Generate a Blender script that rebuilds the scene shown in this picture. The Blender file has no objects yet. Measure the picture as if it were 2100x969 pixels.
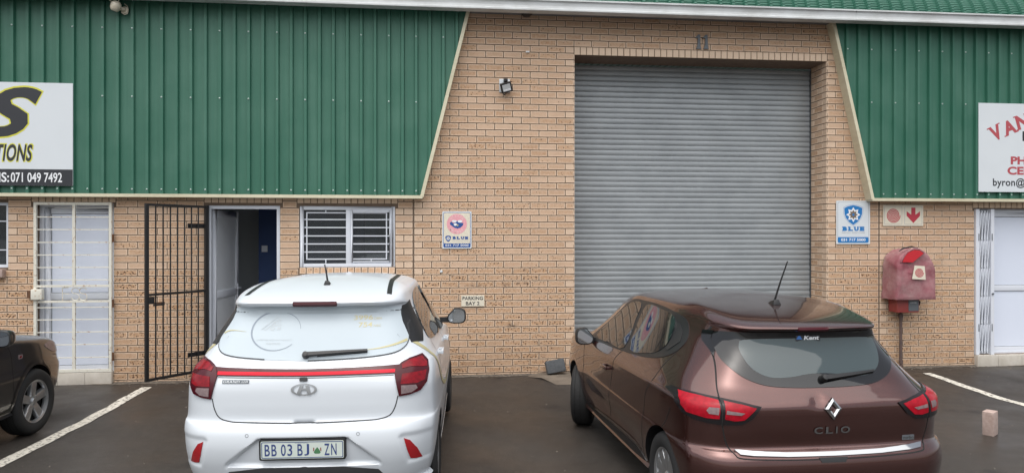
import bpy, bmesh, math, random
import numpy as np
from mathutils import Vector, Matrix, Euler
from mathutils.bvhtree import BVHTree
from mathutils.geometry import delaunay_2d_cdt
R_ = math.radians
random.seed(7)
rng = np.random.default_rng(11)
S = bpy.context.scene
C = bpy.context.collection

# ------------------------------------------------------------------ camera, sky, sun, exposure
cam_d = bpy.data.cameras.new('camera'); cam = bpy.data.objects.new('camera', cam_d); C.objects.link(cam)
cam_d.sensor_width = 36.0; cam_d.lens = 36.0*1500/2100; cam_d.clip_end = 2000; cam_d.clip_start = .05
cam.location = (0, -9.48, 1.77); cam.rotation_euler = (R_(90), 0, -R_(6.1))
S.camera = cam
world = bpy.data.worlds.new('World'); S.world = world; world.use_nodes = True
wn = world.node_tree; wn.nodes.clear()
sky = wn.nodes.new('ShaderNodeTexSky'); sky.sky_type = 'NISHITA'; sky.sun_disc = False
SUN_EL, SUN_AZ = 70, 205            # azimuth: degrees clockwise from +Y; the sun stands behind the camera's left shoulder
sky.sun_elevation = R_(SUN_EL); sky.sun_rotation = R_(SUN_AZ); sky.dust_density = 4; sky.air_density = 1.2; sky.ozone_density = 1
hs = wn.nodes.new('ShaderNodeHueSaturation'); hs.inputs['Saturation'].default_value = .36
bgn = wn.nodes.new('ShaderNodeBackground'); bgn.inputs['Strength'].default_value = .108
won = wn.nodes.new('ShaderNodeOutputWorld')
wn.links.new(sky.outputs[0], hs.inputs['Color']); wn.links.new(hs.outputs[0], bgn.inputs['Color']); wn.links.new(bgn.outputs[0], won.inputs[0])
sun_d = bpy.data.lights.new('sun', 'SUN'); sun_d.energy = 1.5; sun_d.angle = R_(100); sun_d.color = (1, .97, .92)
sun = bpy.data.objects.new('sun', sun_d); C.objects.link(sun)
_d = Vector((math.sin(R_(SUN_AZ))*math.cos(R_(SUN_EL)), math.cos(R_(SUN_AZ))*math.cos(R_(SUN_EL)), math.sin(R_(SUN_EL))))
sun.rotation_euler = _d.to_track_quat('Z', 'Y').to_euler(); sun.location = (0, -30, 40)
S.view_settings.view_transform = 'Standard'; S.view_settings.look = 'None'
S.view_settings.exposure = 0.90; S.view_settings.gamma = 1

# ------------------------------------------------------------------ materials
def M(name, col, rough=.6, metal=0., coat=0., spec=.5, emit=None, noise=None, bump=None, alpha=None, trans=0., coat_rough=.03):
    """noise = (scale, amount, colour2); bump = (scale, strength, distance)"""
    m = bpy.data.materials.new(name); m.use_nodes = True; nt = m.node_tree; b = nt.nodes['Principled BSDF']
    b.inputs['Base Color'].default_value = (*col, 1); b.inputs['Roughness'].default_value = rough
    b.inputs['Metallic'].default_value = metal; b.inputs['Coat Weight'].default_value = coat; b.inputs['Coat Roughness'].default_value = coat_rough
    b.inputs['Specular IOR Level'].default_value = spec; b.inputs['Transmission Weight'].default_value = trans
    if noise or bump:
        tc = nt.nodes.new('ShaderNodeTexCoord')
    if noise:
        n = nt.nodes.new('ShaderNodeTexNoise'); n.inputs['Scale'].default_value = noise[0]; n.inputs['Detail'].default_value = 6; n.inputs['Roughness'].default_value = .65
        nt.links.new(tc.outputs['Object'], n.inputs['Vector'])
        r = nt.nodes.new('ShaderNodeValToRGB'); r.color_ramp.elements[0].position = .35; r.color_ramp.elements[1].position = .7
        r.color_ramp.elements[0].color = (*col, 1); c2 = noise[2]
        r.color_ramp.elements[1].color = (*[a+(q-a)*noise[1] for a, q in zip(col, c2)], 1)
        nt.links.new(n.outputs['Fac'], r.inputs['Fac']); nt.links.new(r.outputs[0], b.inputs['Base Color'])
    if bump:
        n2 = nt.nodes.new('ShaderNodeTexNoise'); n2.inputs['Scale'].default_value = bump[0]; n2.inputs['Detail'].default_value = 5
        nt.links.new(tc.outputs['Object'], n2.inputs['Vector'])
        bp = nt.nodes.new('ShaderNodeBump'); bp.inputs['Strength'].default_value = bump[1]; bp.inputs['Distance'].default_value = bump[2]
        nt.links.new(n2.outputs['Fac'], bp.inputs['Height']); nt.links.new(bp.outputs[0], b.inputs['Normal'])
    return m

def brick_material():
    m = bpy.data.materials.new('brick_face'); m.use_nodes = True; nt = m.node_tree; b = nt.nodes['Principled BSDF']; N = nt.nodes.new; L = nt.links.new
    def attr(n):
        a = N('ShaderNodeAttribute'); a.attribute_name = n; return a.outputs['Fac']
    def mix(f, a, c, blend='MIX'):
        x = N('ShaderNodeMix'); x.data_type = 'RGBA'; x.blend_type = blend
        for s, v in ((x.inputs['Factor'], f), (x.inputs[6], a), (x.inputs[7], c)):
            if isinstance(v, tuple): s.default_value = (*v, 1)
            elif isinstance(v, (int, float)): s.default_value = v
            else: L(v, s)
        return x.outputs[2]
    def math_(op, a, c, clamp=False):
        x = N('ShaderNodeMath'); x.operation = op; x.use_clamp = clamp
        for s, v in zip(x.inputs, (a, c)):
            if isinstance(v, (int, float)): s.default_value = v
            else: L(v, s)
        return x.outputs[0]
    geo = N('ShaderNodeNewGeometry')
    def noise(scale, detail=4, rough=.6, vec=None):
        n = N('ShaderNodeTexNoise'); n.inputs['Scale'].default_value = scale; n.inputs['Detail'].default_value = detail; n.inputs['Roughness'].default_value = rough
        L(vec or geo.outputs['Position'], n.inputs['Vector']); return n.outputs['Fac']
    def ramp(v, a, c):
        r = N('ShaderNodeMapRange'); r.inputs[1].default_value = a; r.inputs[2].default_value = c; r.clamp = True; L(v, r.inputs[0]); return r.outputs[0]
    tone, pit, edge = attr('tone'), attr('pit'), attr('edge')
    base = mix(tone, (.610, .440, .322), (.425, .252, .148))
    batch = mix(math_('MULTIPLY', pit, .6), base, (.47, .262, .125))
    mott = mix(ramp(noise(38, 5, .7), .35, .7), batch, (.58, .415, .295))
    mott2 = mix(math_('MULTIPLY', ramp(noise(9, 4, .7), .45, .75), .25), mott, (.36, .23, .14))
    edged = mix(math_('MULTIPLY', edge, .74), mott2, (.73, .575, .435))
    n1 = noise(44, 2.5, .5); thr = math_('SUBTRACT', .72, math_('MULTIPLY', pit, .125))
    pm = math_('MULTIPLY', math_('SUBTRACT', n1, thr), 30, True)
    pm = math_('MULTIPLY', pm, math_('SUBTRACT', 1.0, math_('MULTIPLY', edge, .75)), True)
    col = mix(math_('MULTIPLY', pm, .92), edged, (.055, .03, .02))
    grime = noise(2.2, 5, .7); col = mix(math_('MULTIPLY', ramp(grime, .5, .8), .22), col, (.20, .13, .085))
    # rain splash and dirt along the foot of the wall
    sx = N('ShaderNodeSeparateXYZ'); L(geo.outputs['Position'], sx.inputs[0])
    foot = math_('MULTIPLY', math_('SUBTRACT', 1.0, ramp(sx.outputs['Z'], 0.02, .55)), ramp(noise(5, 5, .7), .35, .65))
    col = mix(math_('MULTIPLY', foot, .4), col, (.20, .115, .06))
    for px_, pz_, rx_, rz_ in ((.93, 1.135, .075, .045), (.52, 1.135, .16, .020), (1.02, .61, .09, .05), (1.15, 1.16, .18, .02)):       # black scuff marks
        vs = N('ShaderNodeVectorMath'); vs.operation = 'SUBTRACT'; L(geo.outputs['Position'], vs.inputs[0]); vs.inputs[1].default_value = (px_, 0, pz_)
        vm = N('ShaderNodeVectorMath'); vm.operation = 'MULTIPLY'; L(vs.outputs[0], vm.inputs[0]); vm.inputs[1].default_value = (1/rx_, 0, 1/rz_)
        vl = N('ShaderNodeVectorMath'); vl.operation = 'LENGTH'; L(vm.outputs[0], vl.inputs[0])
        fac = math_('MULTIPLY', math_('SUBTRACT', 1.0, ramp(vl.outputs['Value'], .1, 1.)), ramp(noise(17, 4, .7), .42, .6))
        col = mix(math_('MULTIPLY', fac, .9), col, (.03, .022, .02))
    L(col, b.inputs['Base Color']); b.inputs['Roughness'].default_value = .88; b.inputs['Specular IOR Level'].default_value = .25
    hgt = math_('SUBTRACT', noise(150, 4, .6), math_('MULTIPLY', pm, 1.2))
    bp = N('ShaderNodeBump'); bp.inputs['Strength'].default_value = .45; bp.inputs['Distance'].default_value = .003; L(hgt, bp.inputs['Height']); L(bp.outputs[0], b.inputs['Normal'])
    return m

def asphalt_material():
    m = bpy.data.materials.new('asphalt'); m.use_nodes = True; nt = m.node_tree; b = nt.nodes['Principled BSDF']; N = nt.nodes.new; L = nt.links.new
    geo = N('ShaderNodeNewGeometry')
    def noise(s, d=5, r=.6):
        n = N('ShaderNodeTexNoise'); n.inputs['Scale'].default_value = s; n.inputs['Detail'].default_value = d; n.inputs['Roughness'].default_value = r
        L(geo.outputs['Position'], n.inputs['Vector']); return n.outputs['Fac']
    def rampc(v, p0, c0, p1, c1):
        r = N('ShaderNodeValToRGB'); e = r.color_ramp.elements; e[0].position = p0; e[0].color = (*c0, 1); e[1].position = p1; e[1].color = (*c1, 1); L(v, r.inputs['Fac']); return r.outputs[0]
    def mix(f, a, c):
        x = N('ShaderNodeMix'); x.data_type = 'RGBA'; L(f, x.inputs['Factor'])
        for s, v in ((x.inputs[6], a), (x.inputs[7], c)):
            if isinstance(v, tuple): s.default_value = (*v, 1)
            else: L(v, s)
        return x.outputs[2]
    big = rampc(noise(.7, 7, .7), .38, (.019, .0162, .0145), .66, (.060, .052, .046))
    grit = N('ShaderNodeTexVoronoi'); grit.inputs['Scale'].default_value = 190; L(geo.outputs['Position'], grit.inputs['Vector'])
    gr = rampc(grit.outputs['Distance'], .05, (.10, .088, .076), .42, (.022, .019, .016))
    grain = rampc(noise(62, 3, .75), .36, (.010, .0085, .007), .66, (.085, .073, .063))
    m0 = N('ShaderNodeMix'); m0.data_type = 'RGBA'; m0.inputs['Factor'].default_value = .40; L(big, m0.inputs[6]); L(grain, m0.inputs[7])
    mx = N('ShaderNodeMix'); mx.data_type = 'RGBA'; mx.inputs['Factor'].default_value = .30; L(m0.outputs[2], mx.inputs[6]); L(gr, mx.inputs[7])
    oil = rampc(noise(1.7, 4, .55), .62, (0, 0, 0), .70, (1, 1, 1)); mo = N('ShaderNodeMix'); mo.data_type = 'RGBA'; L(oil, mo.inputs['Factor']); L(mx.outputs[2], mo.inputs[6]); mo.inputs[7].default_value = (.020, .0175, .016, 1); mx = mo
    spots = N('ShaderNodeTexVoronoi'); spots.inputs['Scale'].default_value = 3.1; L(geo.outputs['Position'], spots.inputs['Vector'])
    sp = rampc(spots.outputs['Distance'], .022, (1, 1, 1), .03, (0, 0, 0))
    col = mix(sp, mx.outputs[2], (.17, .15, .13))
    L(col, b.inputs['Base Color'])
    rr = N('ShaderNodeMapRange'); rr.inputs[1].default_value = .35; rr.inputs[2].default_value = .7; rr.inputs[3].default_value = .28; rr.inputs[4].default_value = .7
    L(noise(.8, 5, .6), rr.inputs[0]); L(rr.outputs[0], b.inputs['Roughness'])
    b.inputs['Specular IOR Level'].default_value = .4
    bp = N('ShaderNodeBump'); bp.inputs['Strength'].default_value = .55; bp.inputs['Distance'].default_value = .004
    L(grit.outputs['Distance'], bp.inputs['Height']); L(bp.outputs[0], b.inputs['Normal'])
    return m

def worn_paint_material(name, paint, under, cover=.5, scale=34):
    m = bpy.data.materials.new(name); m.use_nodes = True; nt = m.node_tree; b = nt.nodes['Principled BSDF']; N = nt.nodes.new; L = nt.links.new
    geo = N('ShaderNodeNewGeometry'); n = N('ShaderNodeTexNoise'); n.inputs['Scale'].default_value = scale; n.inputs['Detail'].default_value = 5; n.inputs['Roughness'].default_value = .7
    L(geo.outputs['Position'], n.inputs['Vector'])
    r = N('ShaderNodeValToRGB'); e = r.color_ramp.elements; e[0].position = cover-.045; e[0].color = (*paint, 1); e[1].position = cover+.06; e[1].color = (*under, 1)
    L(n.outputs['Fac'], r.inputs['Fac']); L(r.outputs[0], b.inputs['Base Color']); b.inputs['Roughness'].default_value = .75
    return m

def streaked(name, col, col2, rough, sc=(30, 30, 1.2), amt=.35, metal=0., spec=.5, coat=0.):
    m = bpy.data.materials.new(name); m.use_nodes = True; nt = m.node_tree; b = nt.nodes['Principled BSDF']; N = nt.nodes.new; L = nt.links.new
    geo = N('ShaderNodeNewGeometry'); mp = N('ShaderNodeMapping'); mp.inputs['Scale'].default_value = sc; L(geo.outputs['Position'], mp.inputs['Vector'])
    n = N('ShaderNodeTexNoise'); n.inputs['Scale'].default_value = 1; n.inputs['Detail'].default_value = 6; n.inputs['Roughness'].default_value = .7; L(mp.outputs[0], n.inputs['Vector'])
    n2 = N('ShaderNodeTexNoise'); n2.inputs['Scale'].default_value = 2.3; n2.inputs['Detail'].default_value = 5; L(geo.outputs['Position'], n2.inputs['Vector'])
    ad = N('ShaderNodeMath'); ad.operation = 'MULTIPLY'; L(n.outputs['Fac'], ad.inputs[0]); L(n2.outputs['Fac'], ad.inputs[1])
    r = N('ShaderNodeValToRGB'); e = r.color_ramp.elements; e[0].position = .18; e[0].color = (*col, 1); e[1].position = .42; e[1].color = (*[a+(q-a)*amt for a, q in zip(col, col2)], 1)
    L(ad.outputs[0], r.inputs['Fac']); L(r.outputs[0], b.inputs['Base Color'])
    mr = N('ShaderNodeMapRange'); mr.inputs[3].default_value = max(.02, rough-.1); mr.inputs[4].default_value = rough+.14; L(n2.outputs['Fac'], mr.inputs[0]); L(mr.outputs[0], b.inputs['Roughness'])
    b.inputs['Metallic'].default_value = metal; b.inputs['Specular IOR Level'].default_value = spec; b.inputs['Coat Weight'].default_value = coat
    return m

MT = dict(
    brick=brick_material(), asphalt=asphalt_material(),
    mortar=M('mortar', (.145, .102, .074), .95, noise=(14, .7, (.205, .152, .112)), bump=(160, .5, .002)),
    concrete=M('concrete', (.17, .14, .11), .8, noise=(5, .9, (.085, .068, .052)), bump=(90, .5, .003)),
    beam=M('beam_plaster', (.42, .40, .37), .9, noise=(5, .7, (.30, .28, .25))),
    green=streaked('green_cladding_paint', (.029, .130, .085), (.068, .180, .130), .48, (14, 14, .35), .7),
    greenroof=streaked('green_roof_paint', (.030, .125, .085), (.06, .18, .13), .5, (8, 8, 3), .5),
    cream=streaked('cream_flashing_paint', (.62, .58, .43), (.40, .35, .22), .5, (6, 6, 20), .5),
    gutter=streaked('grey_white_gutter_paint', (.60, .625, .63), (.30, .30, .28), .42, (3, 9, 9), .55),
    galv=streaked('galvanised_slat', (.335, .360, .375), (.25, .272, .288), .45, (1.5, 5, 9), .8, metal=.15),
    galvdark=M('dark_guide_steel', (.10, .105, .11), .5, metal=.4),
    white=M('white_aluminium', (.66, .69, .75), .42),
    leaf=M('white_door_panel', (.68, .73, .84), .5),
    frost=M('frosted_door_glass', (.72, .75, .78), .4),
    tile=M('cream_step_tile', (.56, .52, .46), .5, noise=(7, .7, (.38, .34, .28))),
    gatewhite=worn_paint_material('rusty_white_gate_paint', (.66, .64, .56), (.33, .17, .07), .61, 22),
    black=M('black_gate_paint', (.012, .012, .013), .42),
    rust=M('rusted_steel', (.16, .075, .035), .8, noise=(40, .8, (.06, .03, .02))),
    glass=M('window_glass', (.012, .016, .022), .04, spec=.6),
    roomwall=M('room_wall_paint', (.62, .66, .68), .8), roomblue=M('room_blue_paint', (.045, .08, .20), .8), roomfloor=M('room_floor', (.30, .29, .28), .5),
    blind=M('blind_slat', (.22, .24, .25), .6),
    paint=worn_paint_material('worn_white_line_paint', (.60, .57, .50), (.06, .05, .042), .555, 30),
    board=M('white_sign_board', (.64, .68, .71), .4, noise=(2.5, .3, (.57, .61, .64))),
    creamboard=M('cream_sign_board', (.70, .65, .53), .5, noise=(8, .4, (.60, .54, .42))),
    ink=M('black_print', (.022, .024, .03), .5), yellow=M('yellow_print', (.62, .60, .06), .5), whiteprint=M('white_print', (.76, .78, .80), .5),
    red=M('faded_red_print', (.42, .07, .085), .5), crim=M('crimson_print', (.45, .035, .06), .5),
    blue=M('blue_print', (.012, .17, .46), .45), navy=M('navy_print', (.02, .075, .27), .45), pink=M('pink_print', (.72, .34, .38), .5), palepink=M('pale_pink_print', (.78, .52, .52), .5),
    goldp=M('gold_print', (.52, .45, .24), .5), brownprint=M('brown_print', (.17, .13, .10), .5), greyprint=M('grey_print', (.33, .36, .40), .5),
    steelgrey=M('grey_painted_steel', (.13, .145, .16), .5, metal=.2), bracket=M('pale_bracket_steel', (.50, .53, .55), .4, metal=.3),
    lampglass=M('lamp_glass', (.50, .52, .52), .12), camwhite=M('cream_camera_plastic', (.66, .60, .48), .4), blackp=M('black_plastic', (.014, .014, .015), .45),
    vinyl=M('faded_red_vinyl', (.27, .075, .095), .6, noise=(3.2, .95, (.38, .25, .245)), bump=(16, .5, .02)),
    reelred=M('red_reel_plastic', (.50, .02, .03), .35), valvered=M('dull_red_steel', (.30, .045, .04), .5, noise=(9, .6, (.16, .04, .035))),
    pipe=M('dark_pipe_paint', (.085, .06, .055), .6, noise=(12, .6, (.17, .10, .08))),
    pinkbrick=M('pale_pink_brick', (.44, .34, .30), .9, noise=(22, .8, (.30, .21, .18)), bump=(70, .9, .006)),
    rubber=M('weathered_rubber', (.055, .06, .066), .75, noise=(20, .7, (.10, .105, .11)), bump=(60, .6, .004)),
    tyre=M('tyre_rubber', (.014, .014, .0145), .75, bump=(90, .3, .002)), alloy=M('alloy_rim', (.40, .41, .42), .3, metal=.8), darkrim=M('dark_rim_inner', (.02, .02, .021), .5, metal=.3),
    screw=M('screw_zinc', (.42, .50, .47), .4, metal=.5), leafgreen=M('dark_plant_leaf', (.02, .04, .02), .6),
)

# ------------------------------------------------------------------ helpers
class MB:
    def __init__(s): s.v = []; s.f = []
    def add(s, vs, fs):
        o = len(s.v); s.v += [tuple(p) for p in vs]; s.f += [tuple(i+o for i in q) for q in fs]; return s
    def box(s, x0, x1, y0, y1, z0, z1):
        return s.add([(x0,y0,z0),(x1,y0,z0),(x1,y1,z0),(x0,y1,z0),(x0,y0,z1),(x1,y0,z1),(x1,y1,z1),(x0,y1,z1)],
                     [(0,3,2,1),(4,5,6,7),(0,1,5,4),(1,2,6,5),(2,3,7,6),(3,0,4,7)])
    def prism(s, poly, y0, y1):
        """outline in (x, z), seen from -y anticlockwise, from y0 (front) to y1"""
        n = len(poly); a = [(p[0], y0, p[1]) for p in poly]; b = [(p[0], y1, p[1]) for p in poly]
        return s.add(a+b, [tuple(range(n)), tuple(range(2*n-1, n-1, -1))] + [(i, i+n, (i+1) % n+n, (i+1) % n) for i in range(n)])
    def tube(s, pts, r, n=8, cap=True):
        pts = [Vector(p) for p in pts]; rs = r if isinstance(r, (list, tuple)) else [r]*len(pts); vs = []; fs = []
        prev = None
        for i, p in enumerate(pts):
            t = (pts[min(i+1, len(pts)-1)]-pts[max(i-1, 0)]).normalized()
            a = t.orthogonal().normalized() if prev is None else (prev-t*prev.dot(t)).normalized()
            prev = a; b = t.cross(a)
            for k in range(n):
                q = 2*math.pi*k/n; vs.append(p+(a*math.cos(q)+b*math.sin(q))*rs[i])
        for i in range(len(pts)-1):
            for k in range(n):
                fs.append((i*n+k, i*n+(k+1) % n, (i+1)*n+(k+1) % n, (i+1)*n+k))
        if cap: fs += [tuple(range(n-1, -1, -1)), tuple(range((len(pts)-1)*n, len(pts)*n))]
        return s.add(vs, fs)
    def lathe(s, prof, center=(0,0,0), axis='x', n=32, a0=0, a1=2*math.pi):
        """prof: (radius, along axis)"""
        vs = []; fs = []; full = abs(a1-a0-2*math.pi) < 1e-6; m = n if full else n+1
        for i in range(m):
            q = a0+(a1-a0)*i/n; c_, s_ = math.cos(q), math.sin(q)
            for r, h in prof:
                p = {'x': (h, r*c_, r*s_), 'y': (r*c_, h, r*s_), 'z': (r*c_, r*s_, h)}[axis]
                vs.append(tuple(p[k]+center[k] for k in range(3)))
        k = len(prof)
        for i in range(n):
            j = (i+1) % m
            for t in range(k-1): fs.append((i*k+t, j*k+t, j*k+t+1, i*k+t+1))
        return s.add(vs, fs)
    def build(s, name, mat, parent=None, smooth=False, recalc=True, sharp=40):
        me = bpy.data.meshes.new(name); me.from_pydata(s.v, [], s.f)
        return link(name, me, mat, parent, smooth, recalc, sharp)
def link(name, me, mat, parent=None, smooth=False, recalc=True, sharp=40):
    if recalc:
        bm = bmesh.new(); bm.from_mesh(me); bmesh.ops.remove_doubles(bm, verts=bm.verts, dist=1e-6); bmesh.ops.recalc_face_normals(bm, faces=bm.faces); bm.to_mesh(me); bm.free()
    if smooth:
        me.polygons.foreach_set('use_smooth', [True]*len(me.polygons)); me.set_sharp_from_angle(angle=R_(sharp))
    me.materials.clear(); me.materials.append(MT[mat] if isinstance(mat, str) else mat)
    o = bpy.data.objects.new(name, me); C.objects.link(o)
    if parent is not None: o.parent = parent
    return o
def empty(name, loc=(0,0,0), rz=0, rot=None):
    o = bpy.data.objects.new(name, None); C.objects.link(o); o.location = loc; o.rotation_euler = rot or (0, 0, rz); o.empty_display_size = .1; return o
def tag(o, label=None, cat=None, group=None, kind=None):
    if label: o['label'] = label
    if cat: o['category'] = cat
    if group: o['group'] = group
    if kind: o['kind'] = kind
    return o
def bevel(o, w, seg=2, ang=30):
    bm = bmesh.new(); bm.from_mesh(o.data)
    es = [e for e in bm.edges if len(e.link_faces) == 2 and e.calc_face_angle() > R_(ang)]
    bmesh.ops.bevel(bm, geom=es, offset=w, segments=seg, profile=.6, affect='EDGES', clamp_overlap=True)
    bm.to_mesh(o.data); bm.free()
    o.data.polygons.foreach_set('use_smooth', [True]*len(o.data.polygons)); o.data.set_sharp_from_angle(angle=R_(35)); return o
def text_polys(s, size=1., shear=0., offset=0., space=1., xs=1., align='LEFT', res=4):
    """flat text as (verts2d, faces); Blender's built-in font"""
    cu = bpy.data.curves.new('text', 'FONT'); cu.body = s; cu.size = size; cu.shear = shear; cu.offset = offset; cu.space_character = space; cu.align_x = align; cu.resolution_u = res
    o = bpy.data.objects.new('text', cu); C.objects.link(o)
    bpy.context.view_layer.update()
    me = o.evaluated_get(bpy.context.evaluated_depsgraph_get()).to_mesh()
    v = [(p.co.x*xs, p.co.y) for p in me.vertices]; f = [tuple(p.vertices) for p in me.polygons]
    o.to_mesh_clear(); bpy.data.objects.remove(o); bpy.data.curves.remove(cu)
    return v, f
def fit_text(s, x0, x1, z0, z1, shear=0., bold=0., space=1.):
    """text stretched to the box x0..x1, z0..z1"""
    v, f = text_polys(s, 1., shear, bold, space)
    xa, xb = min(p[0] for p in v), max(p[0] for p in v); za, zb = min(p[1] for p in v), max(p[1] for p in v)
    return [(x0+(p[0]-xa)/(xb-xa)*(x1-x0), z0+(p[1]-za)/(zb-za)*(z1-z0)) for p in v], f
def flat(name, vf, y, mat, parent):
    v, f = vf; me = bpy.data.meshes.new(name); me.from_pydata([(p[0], y, p[1]) for p in v], [], f)
    o = link(name, me, mat, parent, recalc=False); me.flip_normals() if me.polygons and me.polygons[0].normal.y > 0 else None
    return o
def poly2(pts): return list(pts), [tuple(range(len(pts)))]
def disc(cx, cz, rx, rz=None, n=36): return [(cx+rx*math.cos(2*math.pi*i/n), cz+(rz or rx)*math.sin(2*math.pi*i/n)) for i in range(n)]
def ring2(cx, cz, r0, r1, n=40, a0=0., a1=2*math.pi, k=1.):
    v = []; f = []; full = abs(a1-a0-2*math.pi) < 1e-6; m = n if full else n+1
    for i in range(m):
        q = a0+(a1-a0)*i/n; v += [(cx+r0*math.cos(q), cz+r0*k*math.sin(q)), (cx+r1*math.cos(q), cz+r1*k*math.sin(q))]
    for i in range(n): j = (i+1) % m; f.append((2*i, 2*i+1, 2*j+1, 2*j))
    return v, f
def strip2(pts, w):
    """a ribbon of width w (number or list) along a 2-D polyline"""
    v = []; f = []; n = len(pts); ws = w if isinstance(w, (list, tuple)) else [w]*n
    for i in range(n):
        a = Vector(pts[max(i-1, 0)]); b = Vector(pts[min(i+1, n-1)]); t = (b-a).normalized(); q = Vector((-t.y, t.x))*ws[i]/2; p = Vector(pts[i])
        v += [tuple(p+q), tuple(p-q)]
    for i in range(n-1): f.append((2*i, 2*i+1, 2*i+3, 2*i+2))
    return v, f
def rrect(x0, x1, z0, z1, r, n=5):
    out = []
    for cx, cz, a in ((x1-r, z1-r, 0), (x0+r, z1-r, 90), (x0+r, z0+r, 180), (x1-r, z0+r, 270)):
        out += [(cx+r*math.cos(R_(a+90*i/n)), cz+r*math.sin(R_(a+90*i/n))) for i in range(n+1)]
    return out
def spiral2(cx, cz, r, turns, w, n=110):
    pts = [(cx+r*(i/n)*math.cos(2*math.pi*turns*i/n), cz+r*(i/n)*math.sin(2*math.pi*turns*i/n)) for i in range(4, n+1)]
    return strip2(pts, w)

# ------------------------------------------------------------------ ground, kerb-free yard, painted lines
def gz(y, x=3.):        # the yard falls away from the wall and, slightly, towards the right
    t = min(1, max(0, (-y-.12)/1.7)); t = t*t*(3-2*t); c = min(1, max(0, (x+.6)/2.)); c = c*c*(3-2*c); return -.035-.04*t-.04*t*c
def ground():
    ys = [-400, -120, -40, -15] + [-12+i*.4 for i in range(25)] + [-1.9+i*.1 for i in range(20)] + [.1, .3, 14, 60, 400]
    xs = [-400, -120, -40, -15] + [-10+i*.5 for i in range(49)] + [20, 60, 140, 400]
    mb = MB(); n = len(xs)
    mb.v = [(x, y, gz(y, x)) for y in ys for x in xs]
    mb.f = [(j*n+i, j*n+i+1, (j+1)*n+i+1, (j+1)*n+i) for j in range(len(ys)-1) for i in range(n-1)]
    tag(mb.build('asphalt_yard', 'asphalt', smooth=True), kind='structure')
ground()
def line(name, x0, x1, w, y0, y1, label):
    ys = np.linspace(y0, y1, 40); mb = MB()
    for i, y in enumerate(ys):
        t = i/39; x = x0+(x1-x0)*t+.006*math.sin(i*1.7)+.004*math.sin(i*4.1); ww = w/2*(1+.06*math.sin(i*2.3))
        mb.v += [(x-ww, y, gz(y, x)+.004), (x+ww, y, gz(y, x)+.004)]
    mb.f = [(2*i, 2*i+1, 2*i+3, 2*i+2) for i in range(39)]
    tag(mb.build(name, 'paint'), label, 'road marking', 'painted parking bay lines', 'structure')
line('parking_line', -3.42, -3.62, .12, -.30, -7.6, 'worn white parking line running from the black gate past the dark car')
line('parking_line', 6.50, 6.85, .115, -.42, -7.6, 'worn white parking line on the right beside the upright pink brick')

# ------------------------------------------------------------------ the building
bld = tag(empty('industrial_building', (0, 0, 0)), 'long face brick industrial unit with green ribbed cladding and grey roller door', 'building')
OPEN = [(-6.6, -5.143, 1.39, 2.185), (-4.834, -3.925, .10, 2.185), (-2.818, -1.93, .0, 2.160), (-1.690, -.493, 1.378, 2.155),
        (1.834, 5.349, -.2, 4.155), (7.515, 8.75, .12, 2.158)]
def wall_shell(x0, x1, z0, z1, opens, y0, y1):
    xs = sorted({x0, x1, *[o[0] for o in opens], *[o[1] for o in opens]}); zs = sorted({z0, z1, *[o[2] for o in opens if o[2] > z0], *[o[3] for o in opens]})
    solid = lambda i, j: 0 <= i < len(xs)-1 and 0 <= j < len(zs)-1 and not any(o[0] <= (xs[i]+xs[i+1])/2 <= o[1] and o[2] <= (zs[j]+zs[j+1])/2 <= o[3] for o in opens)
    mb = MB()
    for i in range(len(xs)-1):
        for j in range(len(zs)-1):
            if not solid(i, j): continue
            a, b, c, d = xs[i], xs[i+1], zs[j], zs[j+1]
            mb.add([(a,y0,c),(b,y0,c),(b,y0,d),(a,y0,d)], [(0,1,2,3)]); mb.add([(a,y1,c),(b,y1,c),(b,y1,d),(a,y1,d)], [(3,2,1,0)])
            if not solid(i-1, j): mb.add([(a,y0,c),(a,y0,d),(a,y1,d),(a,y1,c)], [(0,1,2,3)])
            if not solid(i+1, j): mb.add([(b,y0,c),(b,y1,c),(b,y1,d),(b,y0,d)], [(0,1,2,3)])
            if not solid(i, j-1): mb.add([(a,y0,c),(a,y1,c),(b,y1,c),(b,y0,c)], [(0,1,2,3)])
            if not solid(i, j+1): mb.add([(a,y0,d),(b,y0,d),(b,y1,d),(a,y1,d)], [(0,1,2,3)])
    return mb
wall = wall_shell(-9.5, 11, -.2, 4.72, OPEN, .009, .46).build('wall', 'mortar', bld, recalc=False)
wall['label'] = 'tan speckled face brick wall'

CO, MOD = .0852, .2327
def clad_hidden(x, z):           # brick wholly behind the ribbed cladding
    if z > 2.33:
        if x < -.152+(z-2.27)*.25-.12: return True
        if x > 5.918-(z-2.27)*.236+.20: return True
    return False
bricks = []       # (x centre, z centre, length, height, plane, tone, pit)
def tone_pit(z, half):
    low = z < 1.40
    if half: return (random.uniform(0, .35), 0.10 if random.random() < .8 else .8) if not low else (random.uniform(.1, .6), .15 if random.random() < .7 else 1.)
    if low: return random.uniform(.3, 1.), random.uniform(.7, 1.3)
    return (random.betavariate(.8, 1.1), random.uniform(.05, .55) if random.random() < .8 else random.uniform(.6, 1.))
def fill_row(k, a, b, anchor, z0=None):
    z0 = k*CO; ph = (k % 2)*MOD/2
    i0 = math.floor((a-anchor-ph)/MOD)-1
    cutsx = [a]+[q for q in (anchor+ph+i*MOD for i in range(i0, i0+int((b-a)/MOD)+4)) if a+.06 < q < b-.06]+[b]
    for l, r in zip(cutsx[:-1], cutsx[1:]):
        if r-l < .02: continue
        x = (l+r)/2
        if clad_hidden(x, z0): continue
        half = r-l < .16; t, p = tone_pit(z0+CO/2, half)
        bricks.append((x, z0+CO/2, r-l-.0112, CO-.0115+random.uniform(-.0006, .0006), 'F', t, p))
JOINTS = [-9.4, -.26, 6.099, 10.9]
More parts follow.
